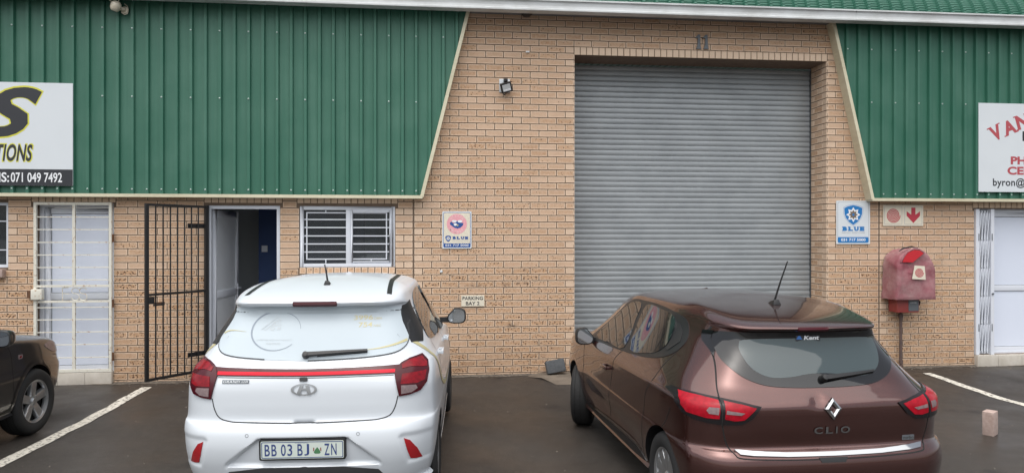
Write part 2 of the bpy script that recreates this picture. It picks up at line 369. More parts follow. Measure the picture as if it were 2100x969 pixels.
SOLDIER = [(-4.875, -3.895), (-2.85, -1.90), (-1.72, -.46), (7.49, 8.75)]
for k in range(-1, 55):
    z0, z1 = k*CO, (k+1)*CO; zm = (z0+z1)/2
    cuts = []
    for o in OPEN:
        if o[2]-.03 < zm < o[3]+.01: cuts.append((o[0], o[1]))
    if 2.17 < zm < 2.29: cuts += SOLDIER
    if 4.15 < zm < 4.255: cuts.append((1.834, 5.349))
    if 1.30 < zm < 1.385: cuts += [(-1.70, -.485)]
    for j in range(3):
        segs = [(JOINTS[j]+.006, JOINTS[j+1]-.006)]
        for c in sorted(set(cuts)):
            ns = []
            for a, b in segs:
                if c[1] <= a or c[0] >= b: ns.append((a, b)); continue
                if c[0]-a > .03: ns.append((a, c[0]))
                if b-c[1] > .03: ns.append((c[1], b))
            segs = ns
        for a, b in segs:
            anchor = a if j == 0 and a > -9 else (1.834-9*MOD if j == 1 and a < 2 else (5.349 if j == 1 else 6.099))
            if j == 0: anchor = -.266-24*MOD if (b-a) > .3 else (b-MOD if (a < -1.5 or k % 2) else b-MOD*1.5)
            if b-a < .3 and a < -1.5: anchor -= (k % 2)*MOD/2
            elif b-a < .3: anchor -= (k % 2)*MOD/2
            fill_row(k, a, b, anchor)
def soldier(a, b, z0, z1, n=None):
    n = n or round((b-a)/.0835); w = (b-a)/n
    for i in range(n):
        bricks.append((a+(i+.5)*w, (z0+z1)/2, w-.010, z1-z0-.010, 'F', random.uniform(0, .25), .12))
for a, b in SOLDIER: soldier(a, b, 2.186 if a < 5 else 2.165, 2.30)
soldier(1.834, 5.349, 4.153, 4.262)
n_ = 14                                             # sloping sill bricks under the window
for i in range(n_):
    w = (1.690-.493)/n_; bricks.append((-1.690+(i+.5)*w, 1.338, w-.012, .078, 'S', random.uniform(.3, .7), .5))
for k in range(0, 49):                              # reveals of the roller door opening
    for pl in ('R', 'L'):
        if k % 2: spans = [(.006, .108), (.118, .338), (.346, .452)]
        else: spans = [(.006, .108), (.118, .225), (.235, .452)]
        for a, b in spans:
            t, p = tone_pit(k*CO, b-a < .15); bricks.append(((a+b)/2, k*CO+CO/2, b-a-.006, CO-.0115, pl, t, p*.6))
def brick_geo(L, H, tone, pit):
    pale = 1. if pit == .12 else (.55 if L < .13 and pit < .5 else 0.)
    hx, hz = L/2, H/2; dep = .055; v = []; e = []
    for ins, y, ed in ((0, dep, 1.), (0, .0025, 1.), (.0025, 0, 1.), (.0075, .0004, .95), (.0125, .0012, pale)):
        for sx, sz in ((-1,-1),(1,-1),(1,1),(-1,1)):
            v.append((sx*(hx-ins), y, sz*(hz-ins))); e.append(ed)
    f = []
    for r in range(4):
        for i in range(4): j = (i+1) % 4; f.append((4*r+i, 4*r+j, 4*r+4+j, 4*r+4+i))
    f.append((16, 17, 18, 19))
    return v, f, e
PLANE = {'F': lambda x, z: Matrix.Translation((x, 0, z)), 'S': lambda x, z: Matrix.Translation((x, -.012, z)) @ Matrix.Rotation(R_(-14), 4, 'X'),
         'R': lambda y, z: Matrix.Translation((5.340, y, z)) @ Matrix.Rotation(R_(-90), 4, 'Z'), 'L': lambda y, z: Matrix.Translation((1.843, y, z)) @ Matrix.Rotation(R_(90), 4, 'Z')}
def set_attrs(me, tone, pit, edge):
    for n, d in (('tone', tone), ('pit', pit), ('edge', edge)):
        a = me.attributes.new(n, 'FLOAT', 'POINT'); a.data.foreach_set('value', np.asarray(d, dtype=np.float32))
def shown(b):                                       # how large a brick shows from the yard, cars left out
    if b[4] != 'F' or b[0] < -5.2 or b[0] > 8.2 or b[1] > 4.65 or b[1] < 0: return 0
    if -2.9 < b[0] < .0 and b[1] < 1.35: return 0
    if 1.8 < b[0] < 6.4 and b[1] < 1.1: return 0
    return b[2]*b[3]/(9.43+.106*b[0])**2
order = sorted(range(len(bricks)), key=lambda i: -shown(bricks[i])); single = set(order[:300]); cache = {}
bv, bf, bt, bp_, be = [], [], [], [], []
for i, (x, z, L, H, pl, t, p) in enumerate(bricks):
    mat = PLANE[pl](x, z) @ Matrix.Rotation(random.gauss(0, .0025), 4, 'Y')
    if i in single:
        key = (round(L, 3), round(t*5), round(min(p, 1.2)*3))
        if key not in cache:
            v, f, e = brick_geo(key[0], CO-.0115, 0, p); me = bpy.data.meshes.new('brick'); me.from_pydata(v, [], f); set_attrs(me, [key[1]/5]*20, [key[2]/3]*20, e); me.materials.append(MT['brick']); cache[key] = me
        o = bpy.data.objects.new('brick', cache[key]); C.objects.link(o); o.parent = wall; o.matrix_local = mat
    else:
        v, f, e = brick_geo(L, H, t, p); o0 = len(bv)
        bv += [tuple(mat @ Vector(q)) for q in v]; bf += [tuple(a+o0 for a in q) for q in f]; bt += [t]*20; bp_ += [p]*20; be += e
me = bpy.data.meshes.new('brick_courses'); me.from_pydata(bv, [], bf); set_attrs(me, bt, bp_, be)
o = link('brick_courses', me, 'brick', wall, recalc=False); o['kind'] = 'stuff'; o['label'] = 'remaining tan face bricks of the wall'

# roller door
MB().box(1.82, 5.36, .112, .47, 4.158, 4.50).build('lintel', 'beam', bld)
rd = empty('roller_door', (3.59, .47, 0)); rd.parent = bld
pr = [(0, -.002), (.0028, -.002), (.0034, -.015), (.0066, -.0165), (.0098, -.015), (.0104, -.002), (.0138, -.002), (.0146, -.0145), (.022, -.0172), (.042, -.0185), (.062, -.0172), (.0695, -.0145), (.0702, -.002), (.0728, -.002)]
mb = MB(); hw = 1.79
mb.v = [(-hw, y, z) for z, y in pr]+[(hw, y, z) for z, y in pr]; n = len(pr)
mb.f = [(i, i+n, i+n+1, i+1) for i in range(n-1)]
slat0 = mb.build('slat', 'galv', rd, smooth=True, recalc=False, sharp=40)
for i in range(57):
    s = slat0 if i == 0 else slat0.copy()
    if i: C.objects.link(s); s.parent = rd
    s.location = (0, random.uniform(-.0012, .0012), -.02+i*.0728); s.rotation_euler = (0, random.gauss(0, .00025), 0)
for x in (-1.765, 1.765):
    MB().box(x-.022, x+.022, -.05, .02, -.05, 4.2).build('guide_rail', 'galvdark', rd)
# concrete apron in front of it
ap = MB(); ap.v = [(1.42, .0, -.005), (5.62, .0, -.005), (5.62, .5, .0), (1.84, .5, .0), (1.84, 0, 0), (1.36, -.30, -.02), (1.62, -.85, gz(-.85)-.01), (5.5, -.85, gz(-.85)-.01), (5.75, -.3, -.02), (1.1, 0, -.05), (5.9, 0, -.05)]
ap.f = [(0, 5, 6, 7, 8, 1, 4), (4, 1, 2, 3), (0, 9, 5), (1, 8, 10)]
tag(ap.build('concrete_apron', 'concrete'), kind='structure')

# ribbed cladding
def ibr(width_n=4, pitch=.1715, dep=.037):
    p = []
    for i in range(width_n):
        x = i*pitch; p += [(x, 0), (x+.062, 0), (x+.0625, .0), (x+.114, 0), (x+.124, -dep), (x+.158, -dep), (x+.168, 0)]
    p.append((width_n*pitch, 0)); return p
def clad_sheet(x0, z0, z1, planes, parent, y=-.10):
    p = ibr(); n = len(p); mb = MB(); zs = [z0, (z0+z1)/2, z1]
    for z in zs: mb.v += [(x0+a, y+b, z) for a, b in p]
    mb.f = [(j*n+i, j*n+i+1, (j+1)*n+i+1, (j+1)*n+i) for j in range(len(zs)-1) for i in range(n-1)]
    me = bpy.data.meshes.new('cladding_sheet'); me.from_pydata(mb.v, [], mb.f)
    bm = bmesh.new(); bm.from_mesh(me)
    for co, no in planes: bmesh.ops.bisect_plane(bm, geom=bm.verts[:]+bm.edges[:]+bm.faces[:], plane_co=co, plane_no=no, clear_outer=True)
    bm.to_mesh(me); bm.free()
    if len(me.polygons): link('cladding_sheet', me, 'green', parent, recalc=False)
cl = empty('cladding', (0, 0, 0)); cl.parent = bld; cl['label'] = 'green ribbed cladding on the left'
LA, LB = Vector((-.165, 0, 2.27)), Vector((.425, 0, 4.62)); RA, RB = Vector((5.93, 0, 2.27)), Vector((5.37, 0, 4.62))
def side_plane(a, b, s):
    d = (b-a).normalized(); return a, Vector((d.z, 0, -d.x))*s
for k in range(-6, 9):
    clad_sheet(-5.008-.158+k*.686+.0+(k+0)*0, 2.268, 4.66, [side_plane(LA, LB, 1)], cl)
cr = empty('cladding', (0, 0, 0)); cr.parent = bld; cr['label'] = 'green ribbed cladding on the right'
for k in range(-1, 8):
    clad_sheet(5.577-.158+k*.686, 2.268, 4.66, [side_plane(RA, RB, -1)], cr)
def bar3(name, a, b, w, y0, y1, mat, parent):
    d = (b-a).normalized(); q = Vector((d.z, 0, -d.x))*w/2; return MB().prism([((a-q).x, (a-q).z), ((a+q).x, (a+q).z), ((b+q).x, (b+q).z), ((b-q).x, (b-q).z)], y0, y1).build(name, mat, parent)
bar3('edge_flashing', LA+Vector((.012, 0, -.0)), LB+Vector((.02, 0, .06)), .042, -.150, .005, 'cream', cl)
bar3('edge_flashing', RA-Vector((.012, 0, .0)), RB+Vector((-.02, 0, .06)), .042, -.150, .005, 'cream', cr)
for x0, x1, p in ((-9.4, -4.70, cl), (-4.697, -.142, cl), (5.905, 10.8, cr)):
    MB().box(x0, x1, -.150, .004, 2.250, 2.262).box(x0, x1, -.154, -.148, 2.250, 2.289).build('drip_flashing', 'cream', p)
mb = MB()
for side in (0, 1):
    for i in range(-5, 32):
        x = (-5.008-.158+.141+i*.1715) if side == 0 else (5.577-.158+.141+i*.1715)
        for z, step in ((2.345, 1), (3.47 if side == 0 else 3.585, 2), (4.3, 2)):
            if i % step: continue
            if side == 0 and x > LA.x+(z-2.27)*.251-.03 or side == 1 and (x < RA.x-(z-2.27)*.238+.03 or x > 9): continue
            mb.lathe([(.0, -.148), (.006, -.147), (.0065, -.141), (.011, -.139), (.011, -.136)], (x, 0, z), 'y', 6)
o = mb.build('screw_head', 'screw', bld); o['kind'] = 'stuff'

# eaves: gutter, soffit, crimped roof sheets
gp = [(-.372, 4.738), (-.372, 4.756), (-.362, 4.760), (-.355, 4.752), (-.357, 4.735), (-.349, 4.72), (-.346, 4.68), (-.351, 4.648), (-.362, 4.638), (-.362, 4.618), (-.352, 4.612), (-.232, 4.612), (-.228, 4.76), (-.234, 4.76), (-.236, 4.622), (-.34, 4.622), (-.338, 4.70), (-.345, 4.74)]
def gutter_seg(x0, x1, dz0, dz1):
    mb = MB(); n = len(gp); mb.v = [(x0, y, z+dz0) for y, z in gp]+[(x1, y, z+dz1) for y, z in gp]
    mb.f = [(i, (i+1) % n, (i+1) % n+n, i+n) for i in range(n)]+[tuple(range(n-1, -1, -1)), tuple(range(n, 2*n))]
    return mb.build('gutter', 'gutter', bld)
gutter_seg(-9.5, -.6, .012, -.006); gutter_seg(-.598, 5.55, -.006, .002); gutter_seg(5.552, 11, .002, .010)
MB().box(-9.5, 11, -.2285, .008, 4.655, 4.70).build('soffit', M('soffit_board', (.16, .17, .18), .8), bld)
def roof_sheet():
    p = ibr(); n = len(p); prof = []          # (y, z, ny, nz) along the crimped bullnose and then the roof slope
    for i in range(52):
        a = R_(176-i*1.62); r = .46+(.009 if i % 3 == 1 else 0)*(1 if i > 2 else 0); prof.append((.20-.0+r*math.cos(a), 4.70+r*math.sin(a), math.cos(a), math.sin(a)))
    prof += [(3., 5.45, -.1, .995), (9., 6.1, -.1, .995)]
    mb = MB()
    for y, z, ny, nz in prof: mb.v += [(a, y-b*ny*-1*-1 if False else y+(-b)*ny, z+(-b)*nz) for a, b in p]
    mb.f = [(j*n+i, j*n+i+1, (j+1)*n+i+1, (j+1)*n+i) for j in range(len(prof)-1) for i in range(n-1)]
    return mb
rs = empty('roof', (0, 0, 0)); rs.parent = bld
s0 = roof_sheet().build('roof_sheet', 'greenroof', rs, recalc=False)
for k in range(29):
    s = s0 if k == 0 else s0.copy()
    if k: C.objects.link(s); s.parent = rs
    s.location = (-9.3+k*.686+.02, 0, .0)

# windows -------------------------------------------------------------
def frame_rect(x0, x1, z0, z1, w, y0, y1):
    return MB().box(x0, x0+w, y0, y1, z0, z1).box(x1-w, x1, y0, y1, z0, z1).box(x0+w, x1-w, y0, y1, z0, z0+w).box(x0+w, x1-w, y0, y1, z1-w, z1)
wi = empty('window'); wi.parent = bld; wi['label'] = 'white two-pane window with white burglar bars behind the glass'
bevel(frame_rect(-1.688, -.495, 1.380, 2.153, .045, .02, .10).box(-1.115, -1.06, .022, .098, 1.425, 2.108).build('frame', 'white', wi), .004)
bevel(frame_rect(-1.059, -.541, 1.426, 2.107, .028, .028, .09).build('sash', 'white', wi), .003)

MT['glassw'] = M('tinted_window_glass', (.30, .34, .37), .02, trans=.92, spec=.5)
def pane(x0, x1, z0, z1, y, parent): return MB().box(x0, x1, y, y+.006, z0, z1).build('pane', 'glassw', parent)
pane(-1.643, -1.115, 1.425, 2.108, .060, wi); pane(-1.031, -.569, 1.454, 2.079, .058, wi)
def bar(*bx): MB().box(*bx).build('burglar_bar', 'white', wi)
for z in (2.072, 1.986, 1.884, 1.777, 1.675, 1.573, 1.482):
    a_, b_ = (-1.612, -.598) if z in (2.072, 1.482) else (-1.641, -.571)
    bar(a_, -1.117, .048, .056, z-.0075, z+.0075); bar(-1.029, b_, .046, .054, z-.0075, z+.0075)
for x in (-1.605, -.605): bar(x-.0075, x+.0075, .038, .0455, 1.475, 2.072)
bar(-1.376, -1.364, .048, .056, 1.43, 1.4745); bar(-.806, -.794, .046, .054, 1.456, 1.4745); bar(-1.376, -1.364, .048, .056, 2.0795, 2.107)
# room behind the window and the open door
rm = empty('office_room'); rm.parent = bld
MB().add([(-3.1,.47,-.02),(-.30,.47,-.02),(-.30,2.3,-.02),(-3.1,2.3,-.02)], [(0,1,2,3)]).build('room_floor', 'roomfloor', rm, recalc=False)
MB().add([(-3.1,.47,2.6),(-.30,.47,2.6),(-.30,2.3,2.6),(-3.1,2.3,2.6)], [(3,2,1,0)]).build('room_ceiling', 'roomwall', rm, recalc=False)
MB().add([(-3.1,2.3,-.02),(-.30,2.3,-.02),(-.30,2.3,2.6),(-3.1,2.3,2.6)], [(0,1,2,3)]).build('room_back_wall', 'roomwall', rm, recalc=False)
MB().add([(-3.1,.47,-.02),(-3.1,2.3,-.02),(-3.1,2.3,2.6),(-3.1,.47,2.6)], [(0,1,2,3)]).build('room_side_wall', 'roomwall', rm, recalc=False)
MB().add([(-.30,.47,-.02),(-.30,2.3,-.02),(-.30,2.3,2.6),(-.30,.47,2.6)], [(3,2,1,0)]).build('room_side_wall', 'roomwall', rm, recalc=False)
MB().box(-2.49, -1.0, 1.30, 1.36, -.02, 2.59).build('room_partition', 'roomblue', rm)
tag(MB().box(-2.445, -2.365, 1.284, 1.299, 1.55, 1.64).box(-2.42, -2.39, 1.278, 1.285, 1.58, 1.61).build('light_switch', 'white'), 'white light switch on the blue partition inside the open doorway', 'light switch')
# left-hand window with a blind
wl = empty('window'); wl.parent = bld; wl['label'] = 'dark window with a blind at the left edge'
frame_rect(-6.6, -5.146, 1.393, 2.183, .035, .04, .10).build('frame', 'white', wl)
pane(-6.565, -5.181, 1.428, 2.148, .070, wl)
bl = MB()
for i in range(20): bl.box(-6.56, -5.19, .11, .135, 1.44+i*.036, 1.444+i*.036)
bl.build('blind', 'blind', wl)['kind'] = 'stuff'
for z in (1.95, 1.60): MB().box(-6.56, -5.185, .055, .063, z, z+.012).build('burglar_bar', 'white', wl)
MB().add([(-6.7,.47,1.2),(-5.05,.47,1.2),(-5.05,.47,2.3),(-6.7,.47,2.3)], [(0,1,2,3)]).build('back_panel', 'roomfloor', wl, recalc=False)
bevel(MB().box(-6.7, -5.165, -.075, .03, 1.275, 1.375).build('sill', 'pinkbrick', wl), .008)

# doors ---------------------------------------------------------------
def panelled_door(name, x0, x1, z0, z1, y, mid, mat, parent, st=.075, label=None):
    d = empty(name); d.parent = parent
    if label: d['label'] = label
    bevel(frame_rect(x0, x1, z0, z1, st, y, y+.045).box(x0+st, x1-st, y, y+.045, mid-.04, mid+.04).build('stile_frame', 'white', d), .004)
    MB().box(x0+st, x1-st, y+.014, y+.03, mid+.04, z1-st).build('panel', mat, d); MB().box(x0+st, x1-st, y+.014, y+.03, z0+st, mid-.04).build('panel', mat, d)
    for a, b in ((mid+.04, z1-st), (z0+st, mid-.04)):
        frame_rect(x0+st, x1-st, a, b, .006, y+.010, y+.0145).build('gasket', 'steelgrey', d)
    return d
panelled_door('door', -4.775, -3.965, .105, 2.12, .12, 1.03, 'leaf', bld, .068, 'white panelled door behind a rusty white gate')
frame_rect(-4.832, -3.927, .06, 2.183, .052, .105, .19).build('door_frame', 'white', bld)
for i, (a, b) in enumerate(((-4.836, -4.55), (-4.546, -4.235), (-4.231, -3.925))):
    bevel(MB().box(a, b, -.055, .47, -.06, .108).build('step_tile', 'tile', bld), .003)
# open doorway
frame_rect(-2.816, -1.932, -.06, 2.158, .042, .03, .13).build('door_frame', 'white', bld)
od = empty('door', (-2.765, .135, 0), R_(83)); od.parent = bld; od['label'] = 'white door standing open into the office'
bevel(frame_rect(0, .80, .03, 2.105, .085, 0, .045).box(.085, .715, 0, .045, .98, 1.07).build('stile_frame', 'white', od), .004)
MB().box(.085, .715, .016, .028, 1.07, 2.02).build('panel', 'frost', od); MB().box(.085, .715, .016, .028, .115, .98).build('panel', 'frost', od)
MB().box(.735, .765, -.012, 0, .93, 1.13).box(.65, .76, -.05, -.03, 1.06, 1.08).box(.735, .76, -.05, 0, 1.06, 1.08).build('handle', 'white', od)
# right-hand doorway
panelled_door('door', 7.74, 8.73, .135, 2.125, .10, 1.04, 'leaf', bld, .075, 'white panelled door on the right behind a folded lattice gate')
frame_rect(7.517, 8.748, .10, 2.156, .045, .085, .17).build('door_frame', 'white', bld)
for a, b in ((7.515, 7.83), (7.834, 8.184), (8.188, 8.75)):
    bevel(MB().box(a, b, -.06, .47, -.07, .118).build('step_tile', 'tile', bld), .003)

# ------------------------------------------------------------------ gates
wg = tag(empty('security_gate', (-4.38, -.03, .11)), 'rusty white barred security gate over the closed white door', 'gate')
def at(o, root): o.parent = root; o.matrix_parent_inverse = Matrix.Translation(-Vector(root.location)); return o
at(frame_rect(-4.828, -3.928, .118, 2.186, .032, -.045, -.013).build('frame', 'gatewhite'), wg)
at(MB().box(-4.386, -4.354, -.04, -.012, .15, .97).box(-4.386, -4.354, -.04, -.012, 1.18, 2.154).build('centre_post', 'gatewhite'), wg)
for z in (1.166, .978): at(MB().box(-4.796, -3.96, -.043, -.015, z-.013, z+.013).build('lock_rail', 'gatewhite'), wg)
for z in (2.007, 1.854, 1.698, 1.545, 1.393, 1.24, .906, .757, .605, .452, .294):
    at(MB().box(-4.796, -3.96, -.034, -.022, z-.006, z+.006).build('bar', 'gatewhite'), wg)
at(bevel(MB().box(-4.842, -4.715, -.085, -.012, 1.005, 1.132).build('lock_box', 'gatewhite'), .01), wg)
at(MB().box(-4.90, -4.846, -.05, -.002, 1.02, 1.11).build('keeper', 'rust'), wg)
F_ = [[(-4.43, 1.15), (-4.50, 1.145), (-4.505, 1.13), (-4.50, .99)], [(-4.502, 1.075), (-4.425, 1.07)]]
S_ = lambda cx: [[(cx+.04+.0*t, 1.145) if False else (cx+.042*math.cos(R_(a)), 1.108+.036*math.sin(R_(a))) for a in range(20, 262, 20)] + [(cx+.046*math.cos(R_(a)), 1.032+.040*math.sin(R_(a))) for a in range(90, -190, -20)] for t in (0,)]
for n_, segs in (('letter_f', F_), ('letter_s', S_(-4.355)), ('letter_s', S_(-4.265))):
    mb = MB()
    for sg in segs: mb.tube([(x, -.028, z) for x, z in sg], .0055, 6)
    at(mb.build(n_, 'gatewhite', smooth=True), wg)
for z in (.30, .95, 1.75): at(MB().lathe([(0, z-.05), (.013, z-.05), (.013, z+.05), (0, z+.05)], (-3.915, -.035, 0), 'z', 10).build('hinge', 'rust'), wg)

bg = tag(empty('security_gate', (-2.80, -.035, 0), math.atan2(-.665, -.487)), 'black barred steel gate swung open in front of the brick wall', 'gate')
GL, GB, GT = .825, .105, 2.150
fr = MB().box(0, .035, -.018, .018, GB, GT).box(GL-.035, GL, -.018, .018, GB, GT).box(.035, GL-.035, -.018, .018, GB, GB+.03).box(.035, GL-.035, -.018, .018, GT-.03, GT)
fr.build('frame', 'black', bg)
for i in range(1, 8): x = .035+i*(GL-.07)/8; MB().tube([(x, 0, GB+.03), (x, 0, GT-.03)], .0085, 8).build('bar', 'black', bg, smooth=True)
MB().box(.035, GL-.035, -.014, .014, 1.085, 1.112).build('lock_rail', 'black', bg)
MB().box(GL-.10, GL-.035, -.022, .022, 1.0, 1.07).box(GL-.24, GL-.1, -.006, .006, .965, .985).build('lock_case', 'black', bg)
MB().tube([(GL-.26, -.028, .995), (GL-.04, -.028, .995)], .009, 8).build('bolt', 'rust', bg)
for z in (.33, 1.90): MB().box(-.02, .26, -.024, -.0185, z-.028, z+.028).build('hinge_strap', 'black', bg)
MB().box(-2.830, -2.795, -.036, .028, .10, 2.155).build('gate_post', 'black', bg).matrix_parent_inverse = bg.matrix_basis.inverted() if False else Matrix.LocRotScale(bg.location, bg.rotation_euler, None).inverted()

lg = tag(empty('lattice_gate', (7.62, .0, .12)), 'white folding lattice security gate pushed back beside the right door', 'gate')
at(MB().box(7.516, 7.566, -.03, .03, .125, 2.150).build('fixed_post', 'white'), lg); at(MB().box(7.742, 7.79, -.03, .03, .125, 2.150).build('sliding_post', 'white'), lg)
for i in range(4):
    x = 7.59+i*.042; at(MB().box(x-.008, x+.008, .0, .014, .14, 2.13).build('upright', 'white'), lg)
    for j in range(5):
        z = .17+j*.39; q = .018
        at(MB().prism([(x-q-.006, z), (x-q+.006, z), (x+q+.006, z+.37), (x+q-.006, z+.37)], -.014, -.004).build('lattice_strip', 'white'), lg)
for x, z in ((7.557, 1.76), (7.757, 1.76), (7.557, .50), (7.757, .50)): at(MB().box(x-.006, x+.006, -.034, -.0305, z-.05, z+.05).build('slot_plate', 'steelgrey'), lg)
at(MB().lathe([(0, -.045), (.014, -.045), (.014, -.03)], (7.765, 0, .97), 'y', 12).build('lock', 'steelgrey'), lg)

# ------------------------------------------------------------------ signs
def sign(name, label, cat, x0, x1, z0, z1, y, mat='board', th=.008, r=.006, group=None):
    o = tag(empty(name, ((x0+x1)/2, y, z0)), label, cat, group)
    p = MB().prism(rrect(x0, x1, z0, z1, r), y, y+th).build('board', mat); at(p, o); return o
def ink(root, name, vf, y, mat): o = flat(name, vf, y, mat, None); at(o, root); return o

YS = -.152
s1 = sign('company_sign', 'white company sign ending TIONS with a dark band and phone number on left cladding', 'sign', -6.6, -4.327, 2.378, 3.612, YS, th=.012)
ink(s1, 'letter_outline', fit_text('S', -5.42, -4.655, 2.935, 3.575, .35, .05), YS-.001, 'yellow')
ink(s1, 'letter', fit_text('S', -5.40, -4.675, 2.955, 3.555, .35, .035), YS-.002, 'ink')
ink(s1, 'lettering_outline', fit_text('TIONS', -5.205, -4.768, 2.655, 2.885, .25, .055, 1.04), YS-.001, 'yellow')
ink(s1, 'lettering', fit_text('TIONS', -5.192, -4.781, 2.668, 2.872, .25, .028, 1.06), YS-.002, 'ink')
ink(s1, 'dark_band', poly2([(-6.6, 2.379), (-4.328, 2.379), (-4.328, 2.575), (-6.6, 2.575)]), YS-.001, 'ink')
ink(s1, 'phone_number', fit_text('NS:', -5.235, -5.045, 2.418, 2.535, 0, .02), YS-.002, 'whiteprint'); ink(s1, 'phone_number', fit_text('071 049 7492', -5.026, -4.448, 2.418, 2.535, 0, .015), YS-.002, 'whiteprint')
s2 = sign('company_sign', 'white company sign with arched red VAN lettering and an email line on right cladding', 'sign', 7.458, 9.3, 2.384, 3.606, YS, th=.012)
def rot_text(s, cx, cz, w, h, deg, bold=.03):
    v, f = fit_text(s, -w/2, w/2, -h/2, h/2, 0, bold); c_, q = math.cos(R_(deg)), math.sin(R_(deg))
    return [(cx+x*c_-z*q, cz+x*q+z*c_) for x, z in v], f
def slab(s, cx, cz, w, h, deg, feet, root, mat):
    v, f = rot_text(s, cx, cz, w, h, deg, .045); ink(root, 'letter', (v, f), YS-.001, mat)
    c_, q = math.cos(R_(deg)), math.sin(R_(deg))
    for a, b, z in feet:
        z = z*h/2; t = .016*(1 if z < 0 else -1); pts = [(a*w, z), (b*w, z), (b*w, z+t), (a*w, z+t)]
        if t < 0: pts = pts[::-1]
        ink(root, 'serif', poly2([(cx+x*c_-zz*q, cz+x*q+zz*c_) for x, zz in pts]), YS-.0015, mat)
slab('V', 7.715, 3.20, .17, .21, 26, [(-.62, -.22, 1), (.22, .62, 1)], s2, 'red')
slab('A', 7.915, 3.275, .19, .20, 22, [(-.6, -.25, -1), (.25, .6, -1)], s2, 'red')
slab('N', 8.110, 3.36, .19, .20, 17, [(-.6, -.25, -1), (-.62, -.3, 1), (.25, .6, 1)], s2, 'red')
ink(s2, 'letter', poly2([(8.112, 3.09), (8.16, 3.09), (8.16, 3.225), (8.112, 3.225)]), YS-.001, 'ink')
ink(s2, 'lettering', fit_text('PH', 7.935, 8.165, 2.765, 2.875, 0, .04), YS-.001, 'red')
ink(s2, 'lettering', fit_text('CEL', 7.885, 8.23, 2.622, 2.735, 0, .04), YS-.001, 'red')
ink(s2, 'email_line', fit_text('byron@v', 7.668, 8.215, 2.435, 2.575, 0, .018, 1.05), YS-.001, 'ink')

def shield(cx, cz, w, h):
    pts = [(-.5, .36), (-.30, .45), (0, .52), (.30, .45), (.5, .36), (.485, .05), (.40, -.16), (.24, -.37), (0, -.53), (-.24, -.37), (-.40, -.16), (-.485, .05)]
    return [(cx+a*w, cz+b*h) for a, b in pts]
def star(cx, cz, r0, r1, n=8):
    return [(cx+(r1 if i % 2 == 0 else r0)*math.sin(math.pi*i/n), cz+(r1 if i % 2 == 0 else r0)*math.cos(math.pi*i/n)) for i in range(2*n)]
def slab_word(root, s, x0, x1, z0, z1, y, mat):
    h = z1-z0; w = (x1-x0)/len(s)
    for i, ch in enumerate(s):
        a, b_ = x0+w*(i+.05), x0+w*(i+.93); ink(root, 'letter', fit_text(ch, a+w*.10, b_, z0, z1, 0, .085), y, mat)
        if ch in 'BLEU':
            for zz in ((z0, z1-h*.2) if ch != 'U' else (z1-h*.2,)): ink(root, 'serif', poly2([(a, zz), (a+w*.34, zz), (a+w*.34, zz+h*.2), (a, zz+h*.2)]), y-.0004, mat)
        if ch == 'U': ink(root, 'serif', poly2([(b_-w*.30, z1-h*.2), (b_+w*.02, z1-h*.2), (b_+w*.02, z1), (b_-w*.30, z1)]), y-.0004, mat)
y = -.014
a1 = sign('security_sign', 'cream security sign with a pink disc reading ACTIVE MEMBER left of the roller door', 'sign', .108, .486, 1.615, 2.094, y, r=.012)
a1.location.y = y
ink(a1, 'border_line', poly2(rrect(.122, .472, 1.629, 2.080, .018)), y-.0006, 'navy')
ink(a1, 'panel', poly2(rrect(.128, .466, 1.680, 2.074, .012)), y-.0012, 'creamboard')
ink(a1, 'disc', poly2(disc(.295, 1.930, .130)), y-.0018, 'pink')
def arc_text(s, cx, cz, r, a0, a1, h, flip=False):
    out = []
    for i, ch in enumerate(s):
        a = a0+(a1-a0)*(i+.5)/len(s); q = R_(a); x, z = cx+r*math.cos(q), cz+r*math.sin(q)
        out.append(rot_text(ch, x, z, h*.8 if ch != 'I' else h*.25, h, (a+90) if flip else (a-90), .02))
    return out
for t in arc_text('ACTIVE', .295, 1.930, .103, 148, 32, .030): ink(a1, 'letter', t, y-.0024, 'palepink')
for t in arc_text('MEMBER', .295, 1.930, .103, 212, 328, .030, True): ink(a1, 'letter', t, y-.0024, 'palepink')
ink(a1, 'emblem', poly2([(.205, 1.945), (.225, 1.962), (.25, 1.94), (.275, 1.955), (.30, 1.972), (.33, 1.965), (.35, 1.945), (.38, 1.945), (.375, 1.915), (.345, 1.885), (.305, 1.872), (.265, 1.882), (.235, 1.905), (.21, 1.92)][::-1]), y-.0024, 'navy')
ink(a1, 'emblem_highlight', poly2(disc(.335, 1.965, .030, .016, 20)), y-.003, 'whiteprint'); ink(a1, 'emblem_highlight', poly2(disc(.262, 1.967, .032, .014, 20)), y-.003, 'whiteprint')
ink(a1, 'emblem_highlight', poly2(disc(.275, 1.925, .020, .018, 20)), y-.003, 'whiteprint'); ink(a1, 'emblem_star', poly2(star(.305, 1.915, .008, .017, 5)), y-.0036, 'goldp')
ink(a1, 'shield', poly2(shield(.184, 1.742, .072, .080)), y-.0018, 'navy'); ink(a1, 'star', poly2(star(.184, 1.745, .016, .026)), y-.0024, 'whiteprint'); ink(a1, 'star_centre', poly2(disc(.184, 1.745, .010, None, 14)), y-.003, 'brownprint')
slab_word(a1, 'BLUE', .236, .446, 1.733, 1.770, y-.0018, 'navy')
ink(a1, 'lettering', fit_text('ARMED RESPONSE', .236, .446, 1.711, 1.722, 0, 0), y-.0018, 'greyprint')
ink(a1, 'band', poly2(rrect(.124, .470, 1.630, 1.681, .010)), y-.0016, 'navy')
ink(a1, 'phone_number', fit_text('031 717 5000', .148, .446, 1.645, 1.670, 0, .02), y-.0024, 'whiteprint')

